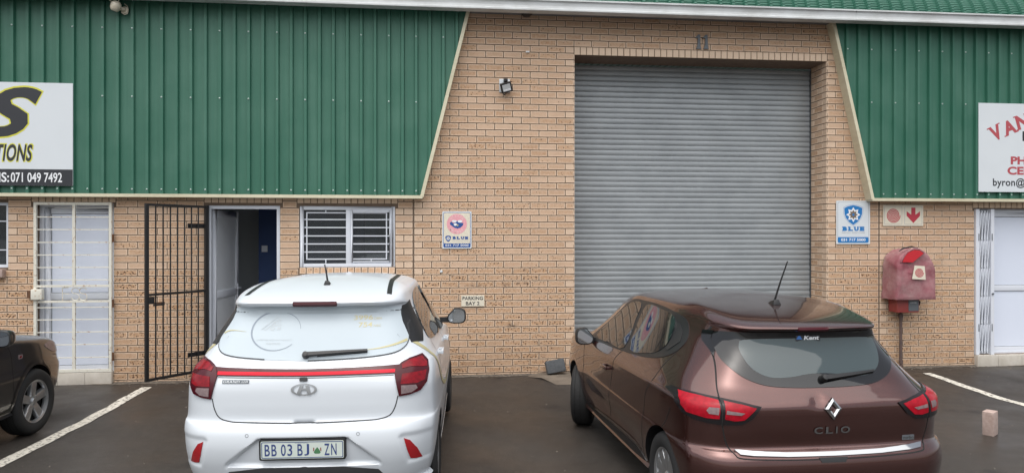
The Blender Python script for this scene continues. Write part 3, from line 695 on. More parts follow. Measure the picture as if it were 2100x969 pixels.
a2 = sign('security_sign', 'white armed response sign with a large blue shield right of the roller door', 'sign', 5.468, 5.957, 1.666, 2.260, y, r=.01)
cx = 5.712
ink(a2, 'border_line', poly2(rrect(5.488, 5.936, 1.684, 2.240, .02)), y-.0006, 'steelgrey'); ink(a2, 'panel', poly2(rrect(5.491, 5.933, 1.70, 2.237, .018)), y-.0012, 'board')
ink(a2, 'shield_line', poly2(shield(cx, 2.065, .290, .285)), y-.0018, 'blue'); ink(a2, 'shield_gap', poly2(shield(cx, 2.065, .283, .278)), y-.0022, 'board'); ink(a2, 'shield', poly2(shield(cx, 2.065, .262, .258)), y-.0026, 'blue')
ink(a2, 'star', poly2(star(cx, 2.068, .066, .104)), y-.0032, 'whiteprint'); ink(a2, 'star_inner', poly2(star(cx, 2.068, .042, .068)), y-.0038, 'brownprint'); ink(a2, 'star_centre', poly2(disc(cx, 2.068, .017, None, 14)), y-.0044, 'blue')
slab_word(a2, 'BLUE', 5.546, 5.880, 1.845, 1.905, y-.0018, 'blue')
ink(a2, 'lettering', fit_text('ARMED RESPONSE', 5.545, 5.880, 1.812, 1.831, 0, 0), y-.0018, 'greyprint')
ink(a2, 'band', poly2(rrect(5.490, 5.934, 1.686, 1.762, .014)), y-.0016, 'blue')
ink(a2, 'phone_number', fit_text('031 717 5000', 5.535, 5.890, 1.706, 1.745, 0, .03), y-.0024, 'whiteprint')

a3 = sign('hose_reel_sign', 'cream fire hose reel sign with a red spiral and a red down arrow', 'sign', 6.149, 6.739, 1.915, 2.203, y, 'creamboard', r=.005)
for xa, xb in ((6.168, 6.425), (6.462, 6.720)):
    ink(a3, 'border_line', poly2(rrect(xa, xb, 1.935, 2.185, .012)), y-.0006, 'greyprint'); ink(a3, 'panel', poly2(rrect(xa+.004, xb-.004, 1.939, 2.181, .010)), y-.0012, 'creamboard')
ink(a3, 'spiral', spiral2(6.297, 2.060, .100, 5, .0125), y-.002, 'crim')
ink(a3, 'arrow', poly2([(6.591, 1.955), (6.690, 2.055), (6.690, 2.118), (6.622, 2.070), (6.622, 2.168), (6.560, 2.168), (6.560, 2.070), (6.492, 2.118), (6.492, 2.055)]), y-.002, 'crim')
a4 = sign('parking_sign', 'small cream sign reading PARKING BAY 2 low on the brick wall', 'sign', .353, .650, .868, 1.010, y, 'creamboard', r=.004)
ink(a4, 'lettering', fit_text('PARKING', .368, .632, .950, .995, 0, .02, 1.05), y-.0012, 'ink'); ink(a4, 'lettering', fit_text('BAY 2', .412, .588, .884, .928, 0, .02, 1.05), y-.0012, 'ink')
for k, (xx, side) in enumerate(((3.484, 'left'), (3.586, 'right'))):
    o = MB().prism([(xx+.004, 4.276), (xx+.074, 4.276), (xx+.062, 4.33), (xx+.058, 4.466), (xx+.030, 4.466), (xx+.022, 4.452), (xx-.002, 4.432), (xx-.002, 4.418), (xx+.028, 4.422), (xx+.024, 4.33)], -.022, -.004).build('house_number_digit', 'steelgrey')
    tag(o, side+' grey metal digit 1 of the number above the roller door', 'number', 'number 11 above the roller door')

# ------------------------------------------------------------------ wall fixtures
fl = tag(empty('floodlight', (.924, 0, 3.70)), 'small black floodlight on a pale bracket high on the brick wall', 'light')
at(bevel(MB().box(.845, .985, -.010, .0, 3.64, 3.815).build('back_plate', 'bracket'), .003), fl)
at(MB().tube([(.915, -.01, 3.79), (.925, -.06, 3.80), (.925, -.09, 3.765)], .015, 8).box(.90, .95, -.075, -.02, 3.775, 3.81).build('swivel_arm', 'blackp', smooth=True), fl)
at(MB().lathe([(0, .0), (.020, .0), (.024, .012), (.016, .03), (0, .034)], (.962, -.035, 3.765), 'z', 12).build('motion_sensor', 'whiteprint', smooth=True), fl)
hm = Matrix.Translation((.928, -.085, 3.692)) @ Matrix.Rotation(R_(-16), 4, 'Y') @ Matrix.Rotation(R_(22), 4, 'X')
hd = bevel(MB().box(-.072, .072, -.03, .022, -.062, .062).build('housing', 'blackp'), .006); hd.matrix_basis = hm; at(hd, fl)
gl_ = MB().box(-.052, .052, -.034, -.0305, -.044, .044).build('lens', 'lampglass'); gl_.matrix_basis = hm; at(gl_, fl)
rf_ = MB().box(-.048, .048, -.0365, -.0345, -.040, -.018).build('reflector', 'whiteprint'); rf_.matrix_basis = hm; at(rf_, fl)
at(MB().tube([(.92, -.07, 3.64), (.915, -.05, 3.60), (.91, -.01, 3.61)], .006, 6).build('cable', 'blackp', smooth=True), fl)

dc = tag(empty('security_camera', (-3.74, -.14, 4.50)), 'cream dome security camera on the green cladding near the top left', 'camera')
hm = Matrix.Translation((-3.80, -.235, 4.535)) @ Matrix.Rotation(R_(24), 4, 'Y') @ Matrix.Rotation(R_(12), 4, 'X')
o = MB().lathe([(0, .062), (.03, .058), (.052, .038), (.060, .012), (.060, -.004), (.057, -.006), (.057, -.01), (.060, -.012), (.056, -.032), (.045, -.052), (.034, -.062), (0, -.064)], (0, 0, 0), 'z', 24).build('housing', 'camwhite', smooth=True); o.matrix_basis = hm; at(o, dc)
o = MB().lathe([(0, -.0665), (.020, -.066), (.027, -.063)], (0, 0, 0), 'z', 16).build('lens', 'blackp', smooth=True); o.matrix_basis = hm; at(o, dc)
at(MB().tube([(-3.76, -.20, 4.52), (-3.735, -.165, 4.515), (-3.735, -.137, 4.515)], .022, 10).lathe([(0, -.155), (.042, -.152), (.045, -.1375), (0, -.137)], (-3.735, 0, 4.515), 'y', 18).build('bracket', 'camwhite', smooth=True), dc)
at(MB().tube([(-3.845, -.24, 4.585), (-3.868, -.245, 4.60)], .006, 6).tube([(-3.77, -.235, 4.585), (-3.765, -.235, 4.605)], .006, 6).build('antenna', 'camwhite', smooth=True), dc)
at(MB().tube([(-3.735, -.15, 4.59), (-3.70, -.155, 4.56), (-3.69, -.155, 4.52), (-3.70, -.155, 4.47), (-3.73, -.16, 4.455), (-3.755, -.19, 4.475)], .005, 6).build('cable', 'camwhite', smooth=True), dc)
el = tag(empty('eave_light', (1.19, -.12, 4.655)), 'dark round light under the gutter left of the roller door', 'light')
at(MB().lathe([(0, 4.600), (.045, 4.605), (.066, 4.622), (.070, 4.640), (.060, 4.654), (0, 4.6545)], (1.19, -.12, 0), 'z', 24).build('body', 'blackp', smooth=True), el)
tag(bevel(MB().box(1.195, 1.240, -.020, 0, 4.165, 4.185).box(1.208, 1.226, -.030, -.0205, 4.168, 4.182).build('wall_clip', 'whiteprint'), .003), 'tiny white clip high on the bricks left of the roller door', 'clip')
tag(MB().lathe([(0, -.016), (.012, -.015), (.018, -.008), (.018, 0)], (.096, 0, 1.32), 'y', 16).build('round_cap', 'board', smooth=True), 'small round white cap on the bricks under the ACTIVE MEMBER sign', 'cap')

# fire hose reel under its vinyl cover
hr = tag(empty('fire_hose_reel', (6.41, 0, .75)), 'fire hose reel under a faded red vinyl cover on the right wall', 'hose reel')
def cover():
    x0, x1, zb, y0 = 6.135, 6.690, .925, -.325; cx, rr = (x0+x1)/2, (x1-x0)/2; zc = 1.335
    out = [(x0-.014, zb), (x0-.014, zb+.06), (x0-.010, zb+.12), (x0-.006, zb+.19), (x0-.002, zb+.26), (x0, zb+.34)] + [(cx-rr*math.cos(R_(a))*(1+.05*math.sin(R_(2*a))), zc+rr*(.97+.025*math.sin(R_(3*a+40)))*math.sin(R_(a))) for a in range(0, 181, 6)] + [(x1, zb+.34), (x1+.004, zb+.26), (x1+.008, zb+.19), (x1+.012, zb+.12), (x1+.014, zb+.06), (x1+.018, zb+.004)]
    n = len(out); v = []; f = []; ys = [-.02, -.06, -.10, -.14, -.18, -.22, -.26, -.29, -.31, -.325]
    def wr(x, z, k):
        s_ = .006*math.sin(9*x+13*z+k)+.006*math.sin(23*z-11*x+2*k)
        for q, (fa, fb_, am) in enumerate(((31, 17, .004), (47, -29, .003), (19, 43, .004))): s_ += am*abs(math.sin(fa*x+fb_*z+k*1.3+q))
        return s_
    for j, yy in enumerate(ys):
        e_ = max(0, (j-5)/4); s_ = 1-.036*e_*e_
        for i, (x, z) in enumerate(out):
            v.append((cx+(x-cx)*s_+wr(yy*2, z, i*.3)*.7, yy+wr(x, z, 2)*.5, zb+(z-zb)*s_+(wr(x*2, yy*2, 1)*.9 if 6 < i < n-7 else .004*math.sin(yy*40))))
    for j in range(len(ys)-1):
        for i in range(n-1): f.append((j*n+i, j*n+i+1, (j+1)*n+i+1, (j+1)*n+i))
    base = (len(ys)-1)*n; ringp = base
    for l in (.93, .84, .74, .63, .52, .40, .28, .15):
        o = len(v)
        for i in range(n):
            x, y_, z = v[base+i]; X = cx+(x-cx)*l; Z = 1.22+(z-1.22)*l
            fold = .014*math.exp(-((X-6.20+.10*(1.40-Z))/.018)**2)+.010*math.exp(-((Z-1.33-.35*(X-6.42))/.020)**2)*(1 if X < 6.45 else .3)+.012*math.exp(-((Z-1.08+.25*(X-6.3))/.03)**2)
            v.append((X, y0-.010-.012*(1-l)-fold+wr(X, Z, 1.3)*.9, Z))
        for i in range(n-1): f.append((ringp+i, ringp+i+1, o+i+1, o+i))
        f.append((ringp+n-1, ringp, o, o+n-1)); ringp = o
    v.append((cx, y0-.02, 1.22)); f += [(ringp+i, ringp+(i+1) % n, len(v)-1) for i in range(n)]
    mb = MB(); mb.v = v; mb.f = f
    return mb.build('cover', 'vinyl', smooth=True, sharp=80)
at(cover(), hr)
fl_ = [(6.20, 1.430), (6.345, 1.425), (6.50, 1.545), (6.44, 1.585), (6.37, 1.590), (6.28, 1.560), (6.23, 1.505)]
at(MB().prism(fl_[::1], -.3600, -.335).build('reel_rim', 'reelred'), hr)
at(MB().tube([(6.185, -.345, 1.425), (6.215, -.35, 1.50), (6.27, -.35, 1.565), (6.36, -.345, 1.605), (6.44, -.345, 1.60), (6.515, -.345, 1.555)], .014, 8).build('rolled_flap', 'vinyl', smooth=True), hr)
at(MB().tube([(6.19, -.30, 1.575), (6.25, -.30, 1.612), (6.36, -.30, 1.632), (6.46, -.30, 1.618)], [.006, .011, .012, .005], 8).build('strap', 'blackp', smooth=True), hr)
stk = [(6.325, 1.205), (6.520, 1.195), (6.505, 1.375), (6.360, 1.385)]
o = flat('sticker', poly2(stk), -.372, 'creamboard', None); at(o, hr)
o = flat('sticker_spiral', spiral2(6.428, 1.29, .062, 4, .009), -.3735, 'crim', None); at(o, hr)
at(bevel(MB().box(6.215, 6.530, -.225, -.03, .745, .925).build('valve_box', 'valvered'), .008), hr)
at(MB().box(6.375, 6.520, -.229, -.2255, .765, .915).build('valve_plate', 'steelgrey'), hr)
at(flat('plate_lettering', fit_text('HOSE REEL', 6.40, 6.49, .87, .885), -.2305, 'whiteprint', None), hr)
at(MB().tube([(6.535, -.18, .90), (6.57, -.17, .885), (6.575, -.15, .84)], .016, 8).build('hose_nozzle', 'blackp', smooth=True), hr)
at(MB().tube([(6.375, -.06, .75), (6.375, -.06, .08), (6.385, -.06, -.06)], .019, 10).lathe([(.019, 0), (.03, 0), (.03, .05), (.019, .05)], (6.375, -.06, .66), 'z', 10).lathe([(.019, 0), (.028, 0), (.028, .04), (.019, .04)], (6.378, -.06, .03), 'z', 10).build('riser_pipe', 'pipe', smooth=True), hr)

# loose things on the ground
o = bevel(MB().box(-.062, .062, -.048, .048, 0, .225).build('loose_brick', 'pinkbrick'), .006, 2)
tag(o, 'pale pink brick standing on end on the asphalt at the right', 'brick'); o.location = (5.275, -3.03, gz(-3.05)); o.rotation_euler = (0, R_(-1.5), R_(34))
o = bevel(MB().box(-.125, .125, -.045, .045, -.085, .085).build('rubber_block', 'rubber'), .022, 3)
tag(o, 'dark rubber block leaning on the brick wall beside the roller door', 'block'); o.location = (1.565, -.115, .090); o.rotation_euler = (R_(-14), R_(-9), R_(4))
pl = tag(empty('potted_plant', (-2.15, 1.05, 0)), 'dark leafy plant inside the open doorway', 'plant')
at(MB().lathe([(0, 0), (.13, 0), (.17, .32), (.15, .33), (0, .30)], (-2.15, 1.05, 0), 'z', 18).build('pot', 'blackp', smooth=True), pl)
for i in range(22):
    a = i*2.4; r = .10+.018*i; h_ = 1.32-.022*i; mb = MB(); x, yy = -2.15, 1.05
    c_, q = math.cos(a), math.sin(a); pts = [(x+c_*r*t, yy+q*r*t*.7, .30+(h_-.30)*(1.15*t-.25*t*t*t)) for t in (0, .3, .6, .85, 1)]; w = [.006, .022, .026, .016, .002]
    for k, p in enumerate(pts): mb.v += [(p[0]-q*w[k], p[1]+c_*w[k], p[2]), (p[0]+q*w[k], p[1]-c_*w[k], p[2]+.004)]
    mb.f = [(2*k, 2*k+1, 2*k+3, 2*k+2) for k in range(4)]; at(mb.build('leaf', 'leafgreen', recalc=False), pl)

gv = MB()                                           # grit and bits of mortar along the foot of the wall and on the yard
def pebble(x, y_, r):
    z = gz(y_, x)+r*.3; n = 5; o = len(gv.v); ph = random.random()*6
    for k in range(n): q = ph+2*math.pi*k/n; rr = r*random.uniform(.7, 1.2); gv.v.append((x+rr*math.cos(q), y_+rr*math.sin(q), z-r*.2))
    gv.v += [(x+r*.1, y_, z+r*.55), (x, y_, z-r*.6)]; gv.f += [(o+k, o+(k+1) % n, o+n) for k in range(n)]+[(o+(k+1) % n, o+k, o+n+1) for k in range(n)]
for _ in range(420): pebble(random.uniform(-5, 8), -abs(random.gauss(0, .09))-.02, random.uniform(.004, .012))
for _ in range(260): pebble(random.uniform(-5, 8), random.uniform(-6.5, -.3), random.uniform(.004, .010))
tag(gv.build('grit', M('grit_stone', (.22, .19, .16), .9, noise=(9, .8, (.09, .075, .06)))), 'loose grit and small stones scattered on the asphalt', 'grit', kind='stuff')

ds = MB(); xs_ = np.linspace(-5.6, 8.6, 240)          # silt washed against the foot of the wall
for i, x in enumerate(xs_):
    w_ = .055+.03*math.sin(x*3.1)+.02*math.sin(x*7.7+1)+.012*math.sin(x*23); ds.v += [(x, -.001, gz(0, x)+.016), (x, -w_*.5, gz(-w_*.5, x)+.010), (x, -w_-.02, gz(-w_-.02, x)+.003)]
ds.f = [(3*i+k, 3*i+k+1, 3*i+k+4, 3*i+k+3) for i in range(239) for k in (0, 1)]
tag(ds.build('silt', worn_paint_material('silt', (.135, .115, .092), (.05, .043, .037), .52, 26), smooth=True), 'thin band of silt and dirt along the foot of the wall', 'dirt', kind='stuff')

# ------------------------------------------------------------------ cars: shared tools
MT.update(
    whitepaint=M('white_car_paint', (.60, .64, .68), .3, coat=.5),
    brownpaint=M('brown_metallic_car_paint', (.076, .027, .0225), .24, metal=.75, coat=1., coat_rough=.05, noise=(240, .35, (.13, .055, .047))),
    darkpaint=M('dark_grey_metallic_car_paint', (.022, .0225, .0235), .32, metal=.45, coat=1., noise=(240, .3, (.05, .05, .052))),
    carglass=M('dark_car_glass', (.010, .013, .015), .03, spec=.6, coat=.4), frit=M('black_glass_border', (.006, .006, .007), .05, spec=.6),
    rearglass=M('tinted_rear_glass', (.040, .058, .061), .04, spec=.6, coat=.3),
    vinylwhite=M('perforated_white_window_vinyl', (.44, .50, .54), .5, spec=.3, noise=(3, .3, (.40, .46, .50))),
    redlens=M('red_lamp_lens', (.24, .004, .010), .2, spec=.3, noise=(26, .8, (.08, .002, .005))), darkredlens=M('dark_red_lamp_lens', (.055, .003, .007), .2, spec=.35), brightred=M('bright_red_lamp_strip', (.38, .004, .016), .25, spec=.25, noise=(24, .75, (.16, .002, .006))),
    clearlens=M('clear_lamp_lens', (.24, .18, .18), .2, spec=.4, noise=(55, .8, (.14, .10, .11))), smokelens=M('smoked_lamp_lens', (.014, .012, .013), .2, spec=.25),
    reflector=M('red_reflector', (.36, .006, .012), .2, coat=1.), chrome=M('chrome_trim', (.42, .43, .44), .07, metal=1.), satin=M('satin_badge_metal', (.36, .37, .38), .3, metal=.8),
    seam=M('panel_gap', (.008, .008, .008), .8), seamgrey=M('white_car_panel_gap', (.035, .037, .04), .8), blacktrim=M('black_car_trim', (.012, .012, .013), .4), greytrim=M('grey_car_trim', (.05, .052, .055), .55),
    plate=M('number_plate_face', (.62, .68, .64), .4, noise=(5, .4, (.54, .62, .52))), plateink=M('plate_blue_ink', (.035, .06, .20), .5), crest=M('plate_green_crest', (.07, .20, .09), .5), crestred=M('plate_red_crest', (.25, .09, .06), .5),
    goldvinyl=M('gold_vinyl', (.46, .42, .23), .35), thinprint=M('grey_vinyl_print', (.20, .24, .29), .4), fadeprint=M('faded_vinyl_print', (.42, .46, .48), .4),
    mirrorglass=M('mirror_glass', (.55, .58, .60), .03, metal=1.), kent=M('blue_sticker_print', (.05, .16, .45), .5),
)
def cr(P, t):
    """Catmull-Rom through P (n x ... array) at parameters t (0..n-1); the ends are extended by reflection"""
    P = np.asarray(P, float); n = len(P); Q = np.concatenate([[2*P[0]-P[1]], P, [2*P[-1]-P[-2]]])
    i = np.clip(np.floor(t).astype(int), 0, n-2); u = (t-i).reshape((-1,)+(1,)*(P.ndim-1)); a, b, c, d = Q[i], Q[i+1], Q[i+2], Q[i+3]
    return .5*(2*b+(c-a)*u+(2*a-5*b+4*c-d)*u*u+(3*b-a-3*c+d)*u**3)
def net_surface(rings, nsub_r, nsub_c):
    """rings: M x K x 3 control points of the right half, column 0 = rear centre line, last = front centre line"""
    P = np.asarray(rings, float); Mr, K, _ = P.shape
    full = np.concatenate([P, (P*np.array([-1, 1, 1]))[:, -2:0:-1]], 1)       # once around the car
    Kf = full.shape[1]; wrap = np.concatenate([full[:, -2:], full, full[:, :3]], 1)
    tc = np.concatenate([np.linspace(k, k+1, nsub_c[min(k, Kf-1-k)], endpoint=False) for k in range(Kf)])+2
    tr = np.concatenate([np.linspace(k, k+1, nsub_r[k], endpoint=False) for k in range(Mr-1)]+[[Mr-1]])
    G = cr(np.swapaxes(wrap, 0, 1), tc)          # columns first -> (nc, Mr, 3)
    G = cr(np.swapaxes(G, 0, 1), tr)             # -> (nr, nc, 3)
    return G
def ring(z, yr, w, yf, zs=None, zf=None, bow=.10, rc=.22, xs=None, fb=.55, dz2=0.):
    zs = z if zs is None else zs; zf = zs if zf is None else zf
    xs = xs or [0, .40, .74, .925, .985, 1, 1, .99, .955, .74, 0]
    fb = min(fb, .2*(yf-yr)); yb = yr+bow+rc; ye = yf-fb; fr = [.0, .17, .44, .72, 1.]
    ys = [yr, yr+.10*bow, yr+.42*bow, yr+bow+.24*rc, yb]+[yb+(ye-yb)*f for f in fr[1:]]+[yf-.16*fb, yf]
    zz = [z, z+dz2*.2, z+dz2*.7, (z+zs)/2+dz2, zs, zs, zs, zs+(zf-zs)*.15, zs+(zf-zs)*.45, zf-.01, zf]
    return [(x*w, y, q) for x, y, q in zip(xs, ys, zz)]
class Car:
    def __init__(s, name, label, loc, heading, roll=0., pitch=0., scale=1.):
        s.root = tag(empty(name, loc, rot=(R_(pitch), R_(roll), heading)), label, 'car'); s.root.scale = (scale,)*3
        s.fit = False; s.M = Matrix.LocRotScale(Vector(loc), Euler((R_(pitch), R_(roll), heading)), Vector((scale,)*3))
    def body(s, G, mat, arches, disp=None):
        nr, nc, _ = G.shape
        if disp is not None: G = disp(G)
        V = G.reshape(-1, 3); idx = np.arange(nr*nc).reshape(nr, nc); q = np.stack([idx[:-1], np.roll(idx, -1, 1)[:-1], np.roll(idx, -1, 1)[1:], idx[1:]], -1).reshape(-1, 4)
        me = bpy.data.meshes.new('body'); me.from_pydata(V.tolist(), [], q.tolist())
        o = link('body', me, mat, s.root, smooth=True, sharp=50); s.bodyo = o
        s.solid = BVHTree.FromPolygons([Vector(v) for v in V], q.tolist())
        if arches:
            for (y, z, r, x0, x1) in arches:
                for sg in (-1, 1):
                    c = MB().lathe([(0, x0*sg), (r, x0*sg), (r, x1*sg), (0, x1*sg)], (0, y, z), 'x', 48).build('cutter', 'blacktrim'); c.parent = s.root
                    md = o.modifiers.new('arch', 'BOOLEAN'); md.operation = 'DIFFERENCE'; md.solver = 'EXACT'; md.object = c
            bpy.context.view_layer.update(); dg = bpy.context.evaluated_depsgraph_get(); new = bpy.data.meshes.new_from_object(o.evaluated_get(dg))
            cs = [m.object for m in o.modifiers]; o.modifiers.clear(); o.data = new
            for c in cs: bpy.data.objects.remove(c)
            new.materials.clear(); new.materials.append(MT[mat]); new.materials.append(MT['blacktrim'])
            mi = np.zeros(len(new.polygons), int); cen = np.zeros(len(new.polygons)*3); new.polygons.foreach_get('center', cen); cen = cen.reshape(-1, 3); nor = np.zeros(len(new.polygons)*3); new.polygons.foreach_get('normal', nor); nor = nor.reshape(-1, 3)
            for (y, z, r, x0, x1) in arches:
                d = np.hypot(cen[:, 1]-y, cen[:, 2]-z); inside = (d < r+.004) & (np.abs(cen[:, 0]) > x0-.01)
                wallf = inside & ((np.abs(nor[:, 0]) < .2) & (d > r-.02) | (np.abs(cen[:, 0]) < x0+.01)); mi[wallf] = 1
            new.polygons.foreach_set('material_index', mi); new.polygons.foreach_set('use_smooth', [True]*len(mi)); new.set_sharp_from_angle(angle=R_(50))
        return o
    def hit(s, p, d):
        h = s.solid.ray_cast(Vector(p), Vector(d)); return (h[0], h[1]) if h[0] is not None else (None, None)
    def proj(s, a, b, d):
        """point given by two coordinates, thrown onto the body: 'r' (x, z) from behind; 'R'/'L' (y, z) from the side; 't' (x, y) from above"""
        o, v = {'r': ((a, -3, b), (0, 1, 0)), 'R': ((3, a, b), (-1, 0, 0)), 'L': ((-3, a, b), (1, 0, 0)), 't': ((a, b, 4), (0, 0, -1)), 'f': ((a, 9, b), (0, -1, 0))}[d]
        h, n = s.hit(o, v)
        if h is None:
            near = s.solid.find_nearest(Vector(o)+Vector(v)*3.2); h, n = near[0], near[1]
        if n.dot(Vector(v)) > 0: n = -n
        return h, n
    def patch(s, name, outline, d, off, mat, parent=None, grid=.03, skirt=.012, smooth=True, fit=False):
        """a skin that follows the body inside a 2-D outline"""
        pts = []
        for i, p in enumerate(outline):
            q = outline[(i+1) % len(outline)]; n = max(1, int(math.dist(p, q)/grid))
            pts += [(p[0]+(q[0]-p[0])*k/n, p[1]+(q[1]-p[1])*k/n) for k in range(n)]
        nb = len(pts); xa, xb = min(p[0] for p in pts), max(p[0] for p in pts); za, zb = min(p[1] for p in pts), max(p[1] for p in pts)
        def inside(x, z):
            c = False
            for i in range(nb):
                (x1, z1), (x2, z2) = pts[i], pts[(i+1) % nb]
                if (z1 > z) != (z2 > z) and x < (x2-x1)*(z-z1)/(z2-z1)+x1: c = not c
            return c
        inner = [(x, z) for x in np.arange(xa+grid/2, xb, grid) for z in np.arange(za+grid/2, zb, grid) if inside(x, z) and min((x-p[0])**2+(z-p[1])**2 for p in pts) > (grid*.4)**2]
        r = delaunay_2d_cdt([Vector(p) for p in pts+inner], [(i, (i+1) % nb) for i in range(nb)], [], 1, 1e-6)
        s.fit = fit; o = s.skin(name, [tuple(v) for v in r[0]], [tuple(f) for f in r[2]], d, off, mat, parent, skirt, smooth); s.fit = False; return o
    def skin(s, name, v2, faces, d, off, mat, parent=None, skirt=0., smooth=True):
        V = []; N = []; hits = [s.proj(p[0], p[1], d) for p in v2]
        if s.fit and d in 'RL':           # window glass: one smooth quadratic sheet through the body points
            A = np.array([(1, p[0], p[1], p[0]*p[0], p[0]*p[1], p[1]*p[1]) for p in v2]); bx = np.array([h[0].x for h in hits]); k = np.linalg.lstsq(A, bx, rcond=None)[0]; sg = 1 if d == 'R' else -1
            lift = max(0, max((b_-f_)*sg for b_, f_ in zip(bx, A@k))*.6)
            for p, f_ in zip(v2, A@k):
                n = Vector((1, -(k[1]+2*k[3]*p[0]+k[4]*p[1]), -(k[2]+k[4]*p[0]+2*k[5]*p[1]))).normalized()*sg; V.append(Vector((f_+lift*sg, p[0], p[1]))+n*off); N.append(n)
        else:
            for h, n in hits: V.append(h+n*off); N.append(n)
        faces = list(faces)
        if skirt:
            cnt = {}
            for f in faces:
                for i in range(len(f)):
                    e = (f[i], f[(i+1) % len(f)]); cnt[tuple(sorted(e))] = cnt.get(tuple(sorted(e)), 0)+1
            be = [e for f in faces for e in [(f[i], f[(i+1) % len(f)]) for i in range(len(f))] if cnt[tuple(sorted(e))] == 1]
            mp = {}
            for e in be:
                for k in e:
                    if k not in mp: mp[k] = len(V); V.append(V[k]-N[k]*skirt)
            faces += [(e[1], e[0], mp[e[0]], mp[e[1]]) for e in be]
        me = bpy.data.meshes.new(name); me.from_pydata([tuple(v) for v in V], [], faces)
        bm = bmesh.new(); bm.from_mesh(me); bmesh.ops.recalc_face_normals(bm, faces=bm.faces)
        bm.normal_update(); t = sum(((f.normal.dot(N[f.verts[0].index]) if f.verts[0].index < len(N) else 0) for f in list(bm.faces)[:60]))
        if t < 0: bmesh.ops.reverse_faces(bm, faces=bm.faces)
        bm.to_mesh(me); bm.free()
        return link(name, me, mat, parent or s.root, smooth, recalc=False, sharp=30)
    def seam(s, name, pts, d, w, mat='seam', off=.0012, step=.02, parent=None, closed=False):
        if closed: pts = list(pts)+[pts[0]]
        fine = []
        for p, q in zip(pts[:-1], pts[1:]):
            n = max(1, int(math.dist(p, q)/step)); fine += [(p[0]+(q[0]-p[0])*k/n, p[1]+(q[1]-p[1])*k/n) for k in range(n)]
        fine.append(pts[-1]); v, f = strip2(fine, w); return s.skin(name, v, f, d, off, mat, parent, smooth=True)
    def print(s, name, vf, d, off, mat, parent=None): return s.skin(name, vf[0], vf[1], d, off, mat, parent, smooth=False)
    def frame_at(s, a, b, d):
        h, n = s.proj(a, b, d); up = Vector((0, 0, 1)); x = up.cross(n).normalized() if abs(n.z) < .95 else Vector((1, 0, 0)); u = n.cross(x).normalized()
        return Matrix(((x.x, n.x, u.x, h.x), (x.y, n.y, u.y, h.y), (x.z, n.z, u.z, h.z), (0, 0, 0, 1)))
    def wheel(s, x, y, r, w, style, steer=0., side=1, rim='alloy', spokes=5, tilt=0.):
        h = empty('wheel', (x, y, r)); h.parent = s.root; h.rotation_euler = (R_(tilt), 0, R_(steer)); R2 = r*.655
        a = w/2; prof = [(R2-.01, -a*.8), (R2, -a*.86), (R2+.02, -a*.96), (r-.045, -a), (r-.018, -a*.9), (r-.004, -a*.66), (r, -a*.3), (r, a*.3), (r-.004, a*.66), (r-.018, a*.9), (r-.045, a), (R2+.02, a*.96), (R2, a*.86), (R2-.01, a*.8)]
        t = MB().lathe(prof, (0, 0, 0), 'x', 56).build('tyre', 'tyre', h, smooth=True)
        gv = MB()
        for g in (-.28, 0, .28): gv.lathe([(r+.0008, g*w-.004), (r+.0016, g*w), (r+.0008, g*w+.004)], (0, 0, 0), 'x', 40)
        gv.build('tread_groove', 'seam', h)
        o_ = side; MB().lathe([(0, o_*a*.0), (R2*.5, o_*a*.05), (R2-.006, o_*a*.2), (R2-.004, -o_*a*.7)], (0, 0, 0), 'x', 40).build('rim_barrel', 'darkrim', h, smooth=True)
        rm_ = MB().lathe([(R2-.022, o_*a*.55), (R2-.018, o_*a*.78), (R2-.002, o_*a*.86), (R2, o_*a*.80), (R2-.001, o_*a*.3)], (0, 0, 0), 'x', 48)
        rm_.build('rim', rim, h, smooth=True)
        sp = MB()
        for k in range(spokes):
            q = 2*math.pi*k/spokes+.3; c_, s_ = math.cos(q), math.sin(q)
            def pt(rad, tt, xx): return (xx, rad*c_-tt*s_, rad*s_+tt*c_)
            wi_, wo = (.030, .040) if style == 'star' else (.020, .030)
            vs = [pt(.03, -wi_, o_*a*.62), pt(.03, wi_, o_*a*.62), pt(R2-.018, wo, o_*a*.74), pt(R2-.018, -wo, o_*a*.74), pt(.03, -wi_-.006, o_*a*.25), pt(.03, wi_+.006, o_*a*.25), pt(R2-.014, wo+.008, o_*a*.35), pt(R2-.014, -wo-.008, o_*a*.35)]
            spoke = MB().add(vs, [(0, 1, 2, 3), (4, 5, 6, 7), (0, 4, 5, 1), (1, 5, 6, 2), (2, 6, 7, 3), (3, 7, 4, 0)]); bevel(spoke.build('spoke', rim, h), .004)
        MB().lathe([(0, o_*a*.78), (.028, o_*a*.77), (.034, o_*a*.70), (.05, o_*a*.60), (.052, o_*a*.2)], (0, 0, 0), 'x', 24).build('hub_cap', rim, h, smooth=True)
        return h
    def add(s, name, mb, mat, parent=None, smooth=False, bev=0.):
        o = mb.build(name, mat, parent or s.root, smooth=smooth)
        if bev: bevel(o, bev)
        return o
def sstep(e0, e1, x): t = np.clip((x-e0)/(e1-e0), 0, 1); return t*t*(3-2*t)
def mirror_x(pts): return [(-p[0], p[1]) for p in pts][::-1]
def smooth_loop(pts, n=6, closed=True):
    P = np.array(pts, float)
    if closed: Q = np.concatenate([P[-1:], P, P[:2]]); t = np.arange(0, len(P), 1/n)+1; return [tuple(p) for p in cr(Q, t)]
    return [tuple(p) for p in cr(P, np.linspace(0, len(P)-1, (len(P)-1)*n+1))]

